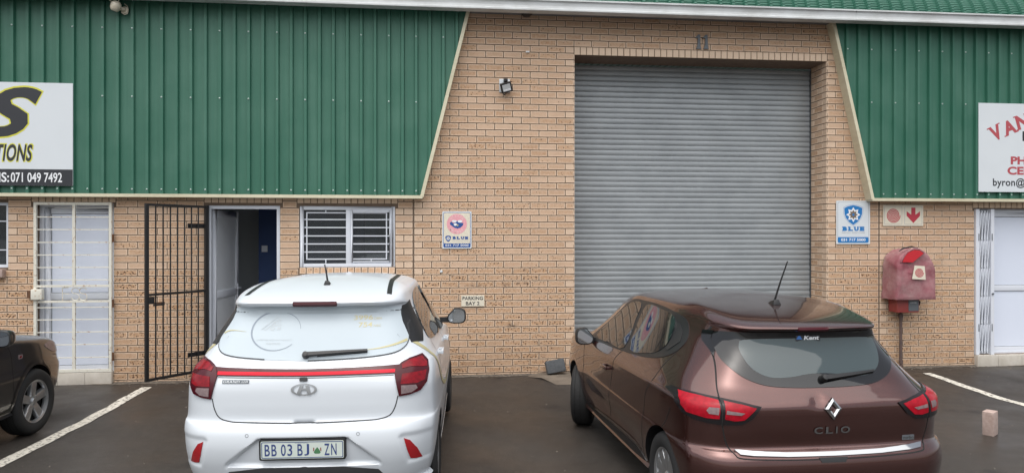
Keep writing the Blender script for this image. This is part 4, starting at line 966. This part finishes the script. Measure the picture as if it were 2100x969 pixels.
# ------------------------------------------------------------------ white hatchback
def cam_to_world(xc, zc, z): 
    ph = R_(6.1); return (xc*math.cos(ph)+zc*math.sin(ph), -9.48+zc*math.cos(ph)-xc*math.sin(ph), z)
WHITE_AT = (-.815, -4.80, gz(-5, -.8))       # under the rear bumper
wc = Car('white_hatchback', 'white hatchback parked nose to the wall by the open door, rear facing', WHITE_AT, R_(-3.2), roll=-.3)
def rings_white():
    return [
        [(0, y, .26) for y in np.linspace(.30, 3.6, 11)],
        ring(.255, .16, .74, 3.70), ring(.285, .075, .79, 3.76), ring(.40, .022, .815, 3.80), ring(.51, .0, .826, 3.815), ring(.60, .006, .832, 3.81), ring(.655, .028, .834, 3.80),
        ring(.685, .062, .832, 3.79), ring(.78, .066, .828, 3.76), ring(.88, .074, .826, 3.66, zf=.86), ring(.955, .094, .818, 3.45, zf=.92, bow=.12),
        ring(1.005, .130, .803, 3.10, zf=.97, bow=.14), ring(1.045, .172, .782, 2.95, zf=1.01, bow=.15, rc=.24), ring(1.19, .262, .716, 2.66, zf=1.17, bow=.17, rc=.26), ring(1.315, .345, .655, 2.42, zf=1.31, bow=.18, rc=.28),
        ring(1.368, .338, .626, 2.36, zf=1.37, bow=.17, rc=.26), ring(1.382, .308, .618, 2.34, zf=1.385, bow=.15, rc=.28), ring(1.410, .300, .606, 2.30, zf=1.415, bow=.15, rc=.28),
        ring(1.445, .43, .583, 2.20, zs=1.462, zf=1.46, bow=.12, rc=.24), ring(1.480, .62, .505, 2.10, zs=1.502, zf=1.495, bow=.08, rc=.2), ring(1.515, .86, .345, 1.95, zs=1.530, zf=1.52, bow=.05, rc=.15), ring(1.532, 1.05, .17, 1.8, zs=1.541, zf=1.532, bow=.03, rc=.1),
        ring(1.543, 1.13, 0., 1.72, bow=.02, rc=.07)]
CR_AT = (2.36, -5.41, gz(-5)-.0)
cc = Car('brown_hatchback', 'brown hatchback parked in front of the roller door, rear facing', CR_AT, R_(1.9))
SPX = [0, .40, .72, .865, .925, .99, 1, .99, .955, .74, 0]; SPX2 = [0, .40, .73, .90, .96, .995, 1, .99, .955, .74, 0]
def rings_brown(dw=0.):
    return [
        [(0, y, .25) for y in np.linspace(.30, 3.8, 11)],
        ring(.245, .15, .75, 3.95), ring(.28, .075, .81, 4.0), ring(.38, .02, .845, 4.05), ring(.50, .0, .860, 4.063), ring(.575, .010, .864, 4.06), ring(.615, .040, .862, 4.04),
        ring(.645, .068, .858, 4.03), ring(.74, .058, .858, 4.0), ring(.845, .054, .861, 3.92, zf=.82), ring(.890, .066, .860, 3.7, zf=.88, bow=.11),
        ring(.925, .098, .843, 3.45, zf=.93, bow=.15, rc=.26), ring(.985, .155, .807, 3.25, zs=.99, zf=.97, bow=.17, rc=.30), ring(1.09, .208, .742, 3.02, zs=1.10, zf=1.09, bow=.20, rc=.28, xs=SPX2), ring(1.21, .262, .668, 2.82, zs=1.24, zf=1.22, bow=.22, rc=.27, xs=SPX),
        ring(1.286, .266, .634, 2.70, zs=1.315, zf=1.29, bow=.22, rc=.27, xs=SPX), ring(1.299, .236, .622, 2.66, zs=1.335, zf=1.31, bow=.22, rc=.28, xs=SPX), ring(1.324, .226, .610, 2.62, zs=1.356, zf=1.33, bow=.22, rc=.28, xs=SPX),
        ring(1.362, .37, .580, 2.52, zs=1.396, zf=1.372, bow=.19, rc=.27, xs=SPX), ring(1.398, .62, .495, 2.40, zs=1.424, zf=1.40, bow=.11, rc=.22), ring(1.428, .95, .335, 2.2, zs=1.442, zf=1.425, bow=.06, rc=.16), ring(1.445, 1.2, .16, 2.0, zs=1.451, zf=1.44, bow=.03, rc=.1),
        ring(1.455, 1.3, 0., 1.9, bow=.02, rc=.07)]
NR = [3, 2, 6, 12, 12, 10, 7, 5, 10, 8, 7, 6, 6, 10, 9, 5, 4, 5, 7, 7, 5, 3]; NC = [30, 26, 22, 14, 12, 14, 14, 12, 10, 8]
def disp_white(G):
    x, y, z = np.abs(G[..., 0]), G[..., 1], G[..., 2]; rear = 1-sstep(.30, .45, y)
    edge = np.interp(z, [.38, .43, .565, .585], [.50, .465, .295, .270])
    m = sstep(-.010, .010, edge-x)*sstep(.395, .425, z)*(1-sstep(.578, .590, z))
    G = G.copy(); G[..., 1] += rear*m*.030
    xe = np.interp(z, [.38, .41, .57, .60], [.60, .63, .585, .60])
    m2 = sstep(0, .03, x-xe)*sstep(.395, .415, z)*(1-sstep(.565, .605, z)); G[..., 1] += rear*m2*.012
    m3 = (1-sstep(.055, .075, x))*sstep(.640, .652, z)*(1-sstep(.672, .684, z)); G[..., 1] += rear*m3*.014
    return G
def disp_brown(G):
    x, y, z = G[..., 0], G[..., 1], G[..., 2]; rear = 1-sstep(.30, .5, y); G = G.copy()
    dent = np.exp(-((x+.075)/.05)**2-((z-.900)/.030)**2)*.016+np.exp(-((x+.02)/.03)**2-((z-.925)/.02)**2)*-.006; G[..., 1] += rear*dent
    side = (np.abs(x) > .6)                      # sculpted lower doors
    G[..., 0] -= np.sign(x)*side*.020*np.exp(-((z-(.40+.05*(y-1.0)))/.085)**2)*sstep(.95, 1.3, y)*(1-sstep(2.6, 2.95, y))
    return G
wc.body(net_surface(rings_white(), NR, NC), 'whitepaint', [(.665, .285, .322, .50, 1.2), (3.115, .285, .322, .50, 1.2)], disp_white)
cc.body(net_surface(rings_brown(), NR, NC), 'brownpaint', [(.645, .295, .342, .50, 1.2), (3.235, .295, .342, .50, 1.2)], disp_brown)

def both(fn):
    for sg in (1, -1): fn(sg)
def mx(pts, sg): return [(p[0]*sg, p[1]) for p in (pts if sg > 0 else pts[::-1])]
def sym(half):          # half outline with x >= 0 going from the bottom centre up to the top centre
    return half+[(-x, z) for x, z in half[::-1] if x > 1e-6]
def wiper(car, p0, p1, lift, w0, w1, parent=None):
    wr = empty('wiper'); wr.parent = car.root; pts = []
    for t in np.linspace(0, 1, 12):
        h, n = car.proj(p0[0]+(p1[0]-p0[0])*t, p0[1]+(p1[1]-p0[1])*t, 'r'); pts.append((h, n))
    mb = MB()
    for k, (h, n) in enumerate(pts):
        t = k/11; w = w0+(w1-w0)*t; L_ = lift*(1-.45*t*t); up = Vector((0, 0, 1)); u = (up-n*up.dot(n)).normalized()
        b = h+n*(L_-.008); q = h+n*(L_+.010)
        mb.v += [tuple(b-u*w), tuple(q-u*w*.7), tuple(q+u*w*.7), tuple(b+u*w)]
    for k in range(11):
        for i in range(4): j = (i+1) % 4; mb.f.append((4*k+i, 4*k+j, 4*k+4+j, 4*k+4+i))
    mb.f += [(3, 2, 1, 0), (44, 45, 46, 47)]
    car.add('wiper_arm', mb, 'blackp', wr, smooth=True)
    bl_ = MB().tube([tuple(h+n*.006-Vector((0, 0, .010))) for h, n in pts[2:]], .006, 6); car.add('wiper_blade', bl_, 'blackp', wr, smooth=True)
    h, n = pts[0]; piv = MB().lathe([(0, .0), (.022, 0), (.024, .02), (.016, lift+.012), (0, lift+.014)], (0, 0, 0), 'y', 16).build('wiper_pivot', 'blackp', wr, smooth=True)
    piv.matrix_basis = car.frame_at(p0[0], p0[1], 'r')
def mirror(car, sg, y, z, x0, x1, hgt, mat, tilt=0.):
    m = empty('side_mirror', (x0*sg, y, z)); m.parent = car.root; w = x1-x0
    prof = smooth_loop([(.02, -hgt*.45), (.03+w*.45, -hgt*.52), (w*.93, -hgt*.40), (w, .0), (w*.90, hgt*.40), (w*.45, hgt*.50), (.05, hgt*.34), (.0, -.01)], 5)
    V = []; n = len(prof); cxp = sum(p[0] for p in prof)/n; czp = sum(p[1] for p in prof)/n; levels = [(-.035, .86), (-.032, .96), (-.02, 1.), (.02, 1.0), (.06, .9), (.095, .66), (.11, .3)]
    mb = MB()
    for yy, s_ in levels: mb.v += [((cxp+(p[0]-cxp)*s_)*sg, yy, czp+(p[1]-czp)*s_) for p in prof]
    for k in range(len(levels)-1):
        for i in range(n): j = (i+1) % n; mb.f.append((k*n+i, k*n+j, (k+1)*n+j, (k+1)*n+i))
    mb.f += [tuple(range(n)), tuple(range((len(levels)-1)*n, len(levels)*n))]
    mb.build('mirror_housing', mat, m, smooth=True)
    g = MB(); g.v = [((cxp+(p[0]-cxp)*.84)*sg, -.0365, czp+(p[1]-czp)*.84) for p in prof]; g.f = [tuple(range(n))]; g.build('mirror_glass', 'mirrorglass', m)
    MB().box(min(-.09*sg, .05*sg), max(-.09*sg, .05*sg), .0, .05, -hgt*.45, -hgt*.12).build('mirror_stalk', 'blackp', m)
    return m
def aerial(car, x, y, length, base, lean, k=1.):
    h, n = car.proj(x, y, 't'); a = empty('roof_aerial', tuple(h)); a.parent = car.root
    MB().add([(-.024*k, -.035*k, -.004), (.024*k, -.035*k, -.004), (.020*k, .055*k, -.004), (-.020*k, .055*k, -.004), (-.014*k, -.026*k, base), (.014*k, -.026*k, base), (.008*k, .02*k, base*.7), (-.008*k, .02*k, base*.7)], [(0,1,5,4),(1,2,6,5),(2,3,7,6),(3,0,4,7),(4,5,6,7),(3,2,1,0)]).build('aerial_base', 'blackp', a)
    bevel(a.children[0], .005)
    MB().tube([(0, -.005, base*.8), (lean[0]*.5, lean[1]*.5, base+length*.5), (lean[0], lean[1], base+length)], [.0075, .0055, .0045], 8).build('aerial_rod', 'blackp', a, smooth=True)
def handle(car, y, z, sg, mat, L=.17):
    d = 'R' if sg > 0 else 'L'; h, n = car.proj(y, z, d); x = h.x
    hd = empty('door_handle', (x, y, z)); hd.parent = car.root
    bevel(MB().box(min(.018*sg, .036*sg), max(.018*sg, .036*sg), -L/2, L/2, -.014, .014).box(min(-.02*sg, .02*sg), max(-.02*sg, .02*sg), -L/2, -L/2+.03, -.012, .012).box(min(-.02*sg, .02*sg), max(-.02*sg, .02*sg), L/2-.03, L/2, -.012, .012).build('handle_grip', mat, hd), .005)
    return hd

# ------------------------------------------------------------------ white hatchback: parts
c = wc
rg = c.patch('rear_window', smooth_loop(sym([(0, 1.040), (.28, 1.049), (.48, 1.064), (.585, 1.088), (.628, 1.142), (.610, 1.236), (.585, 1.33), (.52, 1.362), (.28, 1.372), (0, 1.374)]), 5), 'r', .003, 'vinylwhite', grid=.03)
rg['label'] = 'rear window covered in white vinyl with faded lettering'
c.seam('window_seam', smooth_loop(sym([(0, 1.040), (.28, 1.049), (.48, 1.064), (.585, 1.088), (.630, 1.142), (.612, 1.236), (.587, 1.33)]), 5, False), 'r', .006, 'seamgrey', off=.0045)
# prints on the vinyl: ring, house and wording, numbers, gold swooshes
arc = [(-.235+.163*math.cos(R_(a)), 1.222+.120*math.sin(R_(a))) for a in range(5, 318, 6)]
c.print('ring_print', strip2(arc, [.003+.008*max(0, math.sin(math.pi*i/len(arc)))**2 for i in range(len(arc))]), 'r', .0048, 'thinprint', rg)
for pl_ in ([(-.335, 1.226), (-.238, 1.305), (-.21, 1.282)], [(-.325, 1.236), (-.31, 1.222), (-.245, 1.275)], [(-.275, 1.250), (-.20, 1.254)], [(-.262, 1.252), (-.262, 1.270), (-.215, 1.288), (-.215, 1.254)], [(-.245, 1.252), (-.245, 1.276)], [(-.23, 1.252), (-.23, 1.281)]):
    c.print('house_print', strip2(pl_, .0028), 'r', .0048, 'fadeprint', rg)
c.print('lettering', fit_text('Q II', -.278, -.205, 1.222, 1.243, .2, .01), 'r', .0048, 'fadeprint', rg)
c.print('lettering', fit_text('EXPERTISE+ELEGANT+QUALITY', -.355, -.115, 1.160, 1.169, 0, 0), 'r', .0048, 'fadeprint', rg)
c.print('lettering', fit_text('FURNITURE', -.285, -.195, 1.138, 1.148, 0, 0), 'r', .0048, 'fadeprint', rg)
c.print('lettering', fit_text('3996', .268, .392, 1.280, 1.310, 0, .012), 'r', .0048, 'goldvinyl', rg); c.print('lettering', fit_text('DBN', .402, .448, 1.281, 1.294, 0, 0), 'r', .0048, 'goldvinyl', rg)
c.print('lettering', fit_text('754', .302, .392, 1.235, 1.265, 0, .012), 'r', .0048, 'goldvinyl', rg); c.print('lettering', fit_text('NSC', .402, .448, 1.236, 1.249, 0, 0), 'r', .0048, 'goldvinyl', rg)
c.print('swoosh', strip2(smooth_loop([(.375, 1.098), (.45, 1.106), (.54, 1.122), (.622, 1.144)], 6, False), list(np.linspace(.003, .016, 19))), 'r', .0048, 'goldvinyl', rg)
c.print('swoosh', strip2(smooth_loop([(-.605, 1.196), (-.565, 1.214), (-.51, 1.219), (-.43, 1.213)], 6, False), list(np.linspace(.009, .001, 19))), 'r', .0048, 'goldvinyl', rg)
wiper(c, (-.015, 1.070), (.375, 1.090), .030, .017, .009)
c.patch('brake_light', rrect(-.125, .165, 1.386, 1.406, .008), 'r', .010, 'darkredlens', grid=.02)
MTB = M('light_bar_strip', (.60, .004, .022), .3, spec=.2)
lb = c.patch('light_bar', [(-.585, .958), (0, .953), (.585, .958), (.592, 1.006), (.3, .998), (0, .994), (-.3, .998), (-.592, 1.006)], 'r', .006, 'darkredlens', grid=.025)
c.patch('light_strip', [(-.562, .9635), (0, .959), (.562, .9635), (.562, .981), (0, .977), (-.562, .981)], 'r', .0085, MTB, lb, grid=.025)
def w_light(sg):
    L0 = [(.716, 1.046), (.758, 1.004), (.768, .953), (.757, .888), (.718, .842), (.659, .826), (.590, .819), (.577, .877), (.560, .955), (.573, .985), (.592, 1.010), (.643, 1.032)]
    t = c.patch('tail_light', mx(L0, sg), 'r', .012, 'darkredlens', grid=.018, skirt=.03)
    c.patch('lamp_lens', mx([(.606, .950), (.750, .955), (.742, .902), (.700, .890), (.598, .893)], sg), 'r', .0145, 'redlens', t, grid=.018)
    c.patch('upper_lens', mx([(.60, 1.000), (.645, 1.020), (.715, 1.030), (.750, .995), (.752, .972), (.66, .985), (.605, .978)], sg), 'r', .0145, 'redlens', t, grid=.018)
    c.patch('clear_lens', mx([(.602, .884), (.690, .880), (.700, .860), (.665, .838), (.603, .832)], sg), 'r', .0145, 'clearlens', t, grid=.015)
both(w_light)
c.seam('tailgate_seam', smooth_loop([(-.585, .822), (-.568, .755), (-.538, .705), (-.48, .683), (-.38, .675), (0, .669), (.38, .675), (.48, .683), (.538, .705), (.568, .755), (.585, .822)], 4, False), 'r', .007, 'seamgrey')
c.seam('tailgate_seam', [(-.556, .950), (0, .944), (.556, .950)], 'r', .004, 'seamgrey')
# oval badge with a slanted H
bd = c.print('maker_badge', ring2(-.003, .876, .066, .082, 40, k=.435), 'r', .008, 'satin')
for q in ([(-.048, .850), (-.024, .852), (-.008, .899), (-.028, .902)], [(.018, .853), (.042, .850), (.026, .901), (.006, .899)], [(-.032, .872), (.020, .872), (.024, .884), (-.026, .884)]):
    c.patch('badge_letter', q, 'r', .008, 'satin', bd, grid=.02, skirt=.006)
mb_ = c.patch('model_badge', rrect(-.524, -.352, .914, .936, .003), 'r', .003, 'steelgrey', grid=.03, skirt=.004)
c.print('lettering', fit_text('GRAND i10', -.517, -.360, .918, .932, .15, .01, 1.1), 'r', .005, 'chrome', mb_)
c.patch('rear_camera', rrect(-.033, .016, .926, .948, .006), 'r', .010, 'blackp', grid=.012, skirt=.02)
for x in (-.345, .343):
    s_ = c.print('parking_sensor', ring2(x, .604, .0085, .0105, 20), 'r', .0015, 'seamgrey')
def w_refl(sg): c.patch('reflector', mx([(.625, .562), (.663, .545), (.705, .488), (.735, .416), (.700, .416), (.664, .424), (.645, .48)], sg), 'r', .004, 'reflector', grid=.018)
both(w_refl)
dif = c.patch('lower_bumper_trim', sym([(0, .27), (.40, .275), (.50, .33), (.465, .372), (.25, .398), (0, .400)]), 'r', .004, 'greytrim', grid=.03)
# number plate on its holder
ph_, pn = c.proj(0, .515, 'r'); npt = empty('number_plate', (0, ph_.y-.006, .515)); npt.parent = c.root; npt.rotation_euler = (R_(3), 0, 0)
bevel(MB().prism(rrect(-.268, .268, -.066, .066, .012), -.016, .02).build('plate_frame', 'blackp', npt), .003)
MB().prism(rrect(-.256, .256, -.055, .056, .008), -.0185, -.0165).build('plate_face', 'plate', npt)
flat('plate_border', (lambda a, b: (a+b, [(i, (i+1) % len(a), (i+1) % len(a)+len(a), i+len(a)) for i in range(len(a))]))(rrect(-.252, .252, -.051, .052, .007), rrect(-.2475, .2475, -.0465, .0475, .005)), -.0192, 'plateink', npt)
for s_, a, b in (('B', -.232, -.200), ('B', -.190, -.158), ('0', -.132, -.102), ('3', -.092, -.062), ('B', -.030, .002), ('J', .012, .042), ('Z', .136, .168), ('N', .178, .212)):
    flat('lettering', fit_text(s_, a, b, -.037, .037, 0, .012), -.0192, 'plateink', npt)
flat('crest', poly2([(.070, -.018), (.078, -.026), (.105, -.026), (.114, -.018), (.108, -.006), (.100, .006), (.092, .016), (.084, .006), (.076, -.006)]), -.0192, 'crest', npt)
flat('crest_supporter', poly2([(.066, -.012), (.074, -.006), (.074, .012), (.068, .014)]), -.0196, 'crestred', npt); flat('crest_supporter', poly2([(.110, -.006), (.118, -.012), (.117, .014), (.110, .012)]), -.0196, 'crestred', npt)
flat('small_print', fit_text('KWAZULU NATAL', -.045, .035, .0415, .0455), -.0196, 'plateink', npt)
# roof trim, aerial, side glass
def w_side(sg):
    d = 'R' if sg > 0 else 'L'
    c.print('roof_trim', strip2(smooth_loop([(.487*sg, .50), (.472*sg, .70), (.456*sg, 1.0), (.445*sg, 1.4), (.42*sg, 1.9)], 6, False), .034), 't', .003, 'blacktrim')
    c.patch('quarter_trim', [(.375, 1.125), (.50, 1.115), (.66, 1.19), (.70, 1.30), (.72, 1.385), (.55, 1.36), (.46, 1.26)], d, .004, 'blacktrim', grid=.03)
    c.patch('side_window', smooth_loop([(.66, 1.175), (.74, 1.10), (1.2, 1.075), (1.545, 1.062), (1.56, 1.25), (1.535, 1.418), (1.1, 1.425), (.80, 1.36)], 3), d, .004, 'carglass', grid=.035, fit=True, skirt=.03)
    c.patch('side_window', smooth_loop([(1.62, 1.06), (2.1, 1.052), (2.62, 1.048), (2.42, 1.20), (2.12, 1.36), (1.9, 1.408), (1.60, 1.415), (1.63, 1.25)], 3), d, .004, 'carglass', grid=.035, fit=True, skirt=.03)
    c.seam('pillar_trim', [(1.585, 1.05), (1.595, 1.25), (1.57, 1.42)], d, .055, 'blacktrim', off=.0035)
    c.seam('door_seam', smooth_loop([(.72, 1.09), (.78, .95), (.93, .78), (1.02, .60), (1.03, .33), (1.6, .31), (2.55, .31), (2.66, .5), (2.68, .9), (2.62, 1.03)], 4, False), d, .007, 'seamgrey'); c.seam('door_seam', [(1.59, 1.05), (1.62, .8), (1.66, .31)], d, .007, 'seamgrey')
    c.print('gold_stripe', strip2(smooth_loop([(.395, 1.135), (.45, 1.075), (.56, .985), (.70, .88), (.95, .76), (1.4, .66), (2.2, .62)], 5, False), .032), d, .003, 'goldvinyl')
    handle(c, .90, .985, sg, 'whitepaint'); handle(c, 1.78, .965, sg, 'whitepaint')
    mirror(c, sg, 2.40, 1.085, .815, .995, .145, 'blackp')
    for y_, st in ((.665, 0), (3.115, 0)): c.wheel(.735*sg, y_, .285, .175, 'star', st, sg)
    c.patch('sill_trim', [(1.02, .268), (2.76, .268), (2.76, .315), (1.02, .315)], d, .004, 'greytrim', grid=.05)
both(w_side)
aerial(c, .016, .74, .115, .030, (-.012, -.045))

# ------------------------------------------------------------------ brown hatchback: parts
c = cc
half = [(0, .970), (.20, .972), (.365, .986), (.485, 1.032), (.560, 1.105), (.572, 1.165), (.560, 1.230), (.540, 1.274), (.43, 1.288), (0, 1.293)]
gl = c.patch('rear_window', smooth_loop(sym(half), 5), 'r', .003, 'frit', grid=.03); gl['label'] = 'curved tinted rear window with a black border'
c.patch('clear_glass', smooth_loop(sym([(0, 1.048), (.10, 1.042), (.20, 1.028), (.32, 1.028), (.41, 1.070), (.452, 1.138), (.455, 1.212), (.39, 1.245), (0, 1.253)]), 4), 'r', .0042, 'rearglass', gl, grid=.03, skirt=.0)
ks = c.print('window_sticker', poly2([(-.115, 1.234), (.045, 1.234), (.045, 1.270), (-.115, 1.270)]), 'r', .0055, 'ink', gl)
c.print('sticker_mark', poly2([(-.111, 1.246), (-.073, 1.246), (-.085, 1.268), (-.099, 1.268)]), 'r', .0062, 'kent', gl); c.print('lettering', fit_text('Kent', -.062, .038, 1.243, 1.269, .12, .03), 'r', .0062, 'whiteprint', gl)
c.patch('brake_light', rrect(-.125, .075, 1.303, 1.321, .006), 'r', .006, 'darkredlens', grid=.02)
wiper(c, (.008, 1.016), (.362, 1.046), .030, .018, .009)
def k_fin(sg): c.patch('window_fin', mx([(.540, 1.280), (.575, 1.272), (.598, 1.21), (.592, 1.13), (.573, 1.165), (.561, 1.23)], sg), 'r', .006, 'frit', grid=.02)
both(k_fin)
def k_light(sg):
    L0 = [(.438, .880), (.55, .903), (.656, .920), (.76, .930), (.825, .932), (.846, .910), (.850, .862), (.838, .818), (.804, .793), (.74, .782), (.663, .777), (.558, .780), (.495, .814)]
    t = c.patch('tail_light', mx(L0, sg), 'r', .009, 'smokelens', grid=.016, skirt=.03)
    c.patch('lamp_lens', mx([(.672, .906), (.74, .916), (.820, .922), (.838, .895), (.840, .862), (.825, .828), (.745, .812), (.680, .812)], sg), 'r', .012, 'brightred', t, grid=.016)
    c.patch('lamp_lens', mx([(.470, .872), (.55, .890), (.645, .905), (.652, .812), (.60, .803), (.545, .808)], sg), 'r', .012, 'brightred', t, grid=.016)
    c.patch('clear_lens', mx([(.678, .872), (.728, .872), (.742, .855), (.73, .838), (.684, .836)], sg), 'r', .0145, 'clearlens', t, grid=.014)
    c.patch('clear_lens', mx([(.540, .848), (.642, .862), (.645, .842), (.565, .836)], sg), 'r', .0145, 'clearlens', t, grid=.014)
    c.seam('lamp_seam', mx([(.661, .925), (.668, .775)], sg), 'r', .0045, off=.0155)
both(k_light)
sl = [(.545, 1.300), (.578, 1.235), (.596, 1.125), (.618, 1.046), (.642, .975), (.657, .915), (.664, .83), (.662, .755), (.640, .665), (.606, .612), (.56, .590), (.3, .580), (0, .578)]
c.seam('tailgate_seam', smooth_loop(sl+[(-x, z) for x, z in sl[::-1][1:]], 4, False), 'r', .007)
c.patch('chrome_strip', sym([(0, .592), (.3, .594), (.50, .601), (.575, .608), (.600, .630), (.50, .622), (.3, .614), (0, .611)]), 'r', .010, 'chrome', grid=.025, skirt=.02)
c.patch('tailgate_handle', [(-.110, .587), (.073, .587), (.055, .560), (-.095, .560)], 'r', .003, 'blackp', grid=.02)
# diamond badge: four bevelled bars round an open centre
fm = c.frame_at(.0, .858, 'r'); fm.translation.z += .004; lg_ = empty('maker_badge'); lg_.parent = c.root; lg_.matrix_basis = fm
def dia(w, h, y): return [(-w, y, 0), (0, y, -h), (w, y, 0), (0, y, h)]
mb = MB(); rngs = [dia(.054, .066, -.002), dia(.052, .064, .012), dia(.036, .046, .020), dia(.022, .029, .012), dia(.020, .027, -.002)]
for r_ in rngs: mb.v += r_
for k in range(4):
    for i in range(4): j = (i+1) % 4; mb.f.append((4*k+i, 4*k+j, 4*k+4+j, 4*k+4+i))
mb.build('diamond', 'chrome', lg_)
for s_, a, b in (('C', -.116, -.062), ('L', -.042, .004), ('I', .022, .032), ('O', .052, .112)):
    c.print('model_letter', fit_text(s_, a, b, .716, .757, 0, .025), 'r', .006, 'chrome')
bt_ = c.patch('engine_badge', rrect(.474, .558, .650, .680, .003), 'r', .003, 'steelgrey', grid=.03, skirt=.004); c.print('lettering', fit_text('turbo', .479, .553, .654, .676, .15, .02), 'r', .0045, 'chrome', bt_)
aerial(c, .024, .80, .265, .034, (.060, -.07), 1.25)
def k_side(sg):
    d = 'R' if sg > 0 else 'L'
    c.patch('window_trim', smooth_loop([(2.70, .955), (2.38, 1.18), (2.10, 1.340), (1.72, 1.366), (1.28, 1.364), (.88, 1.330), (.76, 1.255), (.705, 1.165), (.80, 1.075), (1.09, 1.015), (1.63, .978), (2.2, .955)], 4), d, .003, 'blacktrim', grid=.04)
    c.patch('side_window', smooth_loop([(2.52, .985), (2.30, 1.18), (2.05, 1.318), (1.76, 1.340), (1.715, 1.213), (1.640, 1.005), (2.0, .982)], 3), d, .0062, 'carglass', grid=.035, fit=True, skirt=.03)
    c.patch('side_window', smooth_loop([(1.62, 1.338), (1.28, 1.343), (.98, 1.312), (.90, 1.20), (.93, 1.10), (1.10, 1.043), (1.50, 1.010), (1.62, 1.171)], 3), d, .0062, 'carglass', grid=.035, fit=True, skirt=.03)
    c.patch('handle_panel', [(.90, 1.285), (.80, 1.225), (.765, 1.17), (.84, 1.105), (.90, 1.10), (.87, 1.20)], d, .0066, 'blackp', grid=.03)
    c.seam('door_seam', smooth_loop([(1.69, 1.36), (1.628, 1.03), (1.72, .92), (1.85, .667), (1.93, .42), (1.95, .30)], 4, False), d, .007)
    c.seam('door_seam', smooth_loop([(.82, 1.27), (.72, 1.16), (.775, 1.03), (.82, .905), (.945, .79), (.985, .65), (1.02, .50), (1.05, .32)], 4, False), d, .007)
    c.seam('door_seam', smooth_loop([(2.68, .95), (2.80, .80), (2.83, .55), (2.80, .32), (1.95, .30), (1.05, .32)], 4, False), d, .007)
    c.seam('bumper_seam', smooth_loop([(.47, .80), (.55, .70), (.62, .64)], 4, False), d, .006)
    handle(c, 1.95, .800, sg, 'brownpaint')
    mirror(c, sg, 2.50, .985, .835, 1.000, .150, 'blackp')
    c.patch('sill_trim', smooth_loop([(1.10, .330), (1.35, .350), (2.0, .345), (2.70, .315), (2.70, .275), (1.9, .272), (1.10, .275)], 3), d, .006, 'blacktrim', grid=.05)
    c.print('sill_strip', strip2(smooth_loop([(1.12, .345), (1.40, .372), (2.0, .362), (2.72, .325)], 6, False), .010), d, .008, 'chrome')
    c.wheel(.745*sg, .645, .300, .200, 'star', 0, sg, spokes=10); c.wheel(.745*sg, 3.235, .300, .200, 'star', -21, sg, spokes=10)
both(k_side)

# ------------------------------------------------------------------ dark car at the left edge
g = Car('dark_grey_hatchback', 'dark grey car cut off at the left edge, front wheel and fender showing', (-4.545, -5.42, gz(-5, -4.5)), 0)
g.body(net_surface(rings_brown(), [max(2, n//2) for n in NR], [max(4, n//2) for n in NC[:5]]+NC[5:]), 'darkpaint', [(.645, .30, .345, .50, 1.2), (3.235, .30, .345, .50, 1.2)])
c = g
def g_side(sg):
    d = 'R' if sg > 0 else 'L'
    c.wheel(.75*sg, .645, .305, .205, 'star', 0, sg); c.wheel(.75*sg, 3.235, .305, .205, 'star', -4, sg)
    mirror(c, sg, 2.55, .985, .82, 1.0, .145, 'darkpaint')
    c.patch('side_window', smooth_loop([(2.52, .985), (2.30, 1.18), (2.05, 1.318), (1.76, 1.340), (1.715, 1.213), (1.640, 1.005), (2.0, .982)], 3), d, .004, 'carglass', grid=.05, fit=True, skirt=.03)
    c.patch('side_window', smooth_loop([(1.62, 1.338), (1.28, 1.343), (.98, 1.312), (.86, 1.20), (.90, 1.10), (1.10, 1.043), (1.50, 1.010), (1.62, 1.171)], 3), d, .004, 'carglass', grid=.05, fit=True, skirt=.03)
    c.seam('door_seam', smooth_loop([(2.68, .95), (2.80, .80), (2.83, .55), (2.80, .32), (1.95, .30), (1.05, .32)], 4, False), d, .007); c.seam('door_seam', [(1.64, 1.0), (1.72, .30)], d, .007)
    il = c.patch('side_indicator', rrect(2.915, 2.985, .745, .785, .012), d, .004, 'clearlens', grid=.02); c.patch('indicator_centre', rrect(2.935, 2.965, .757, .773, .006), d, .0055, 'redlens', il, grid=.02)
    c.patch('headlight', smooth_loop([(3.42, .80), (3.52, .745), (3.68, .70), (3.84, .695), (3.80, .76), (3.60, .82)], 4), d, .005, 'clearlens', grid=.03)
    arch = [(3.235+.372*math.cos(R_(a)), .30+.372*math.sin(R_(a))) for a in range(0, 181, 9)]
    c.print('arch_lip', strip2(arch, .035), d, .006, 'darkpaint')
both(g_side)
c.patch('windscreen', smooth_loop([(-.58, 3.05), (0, 3.16), (.58, 3.05), (.50, 2.70), (0, 2.66), (-.50, 2.70)], 4), 't', .004, 'carglass', grid=.06)
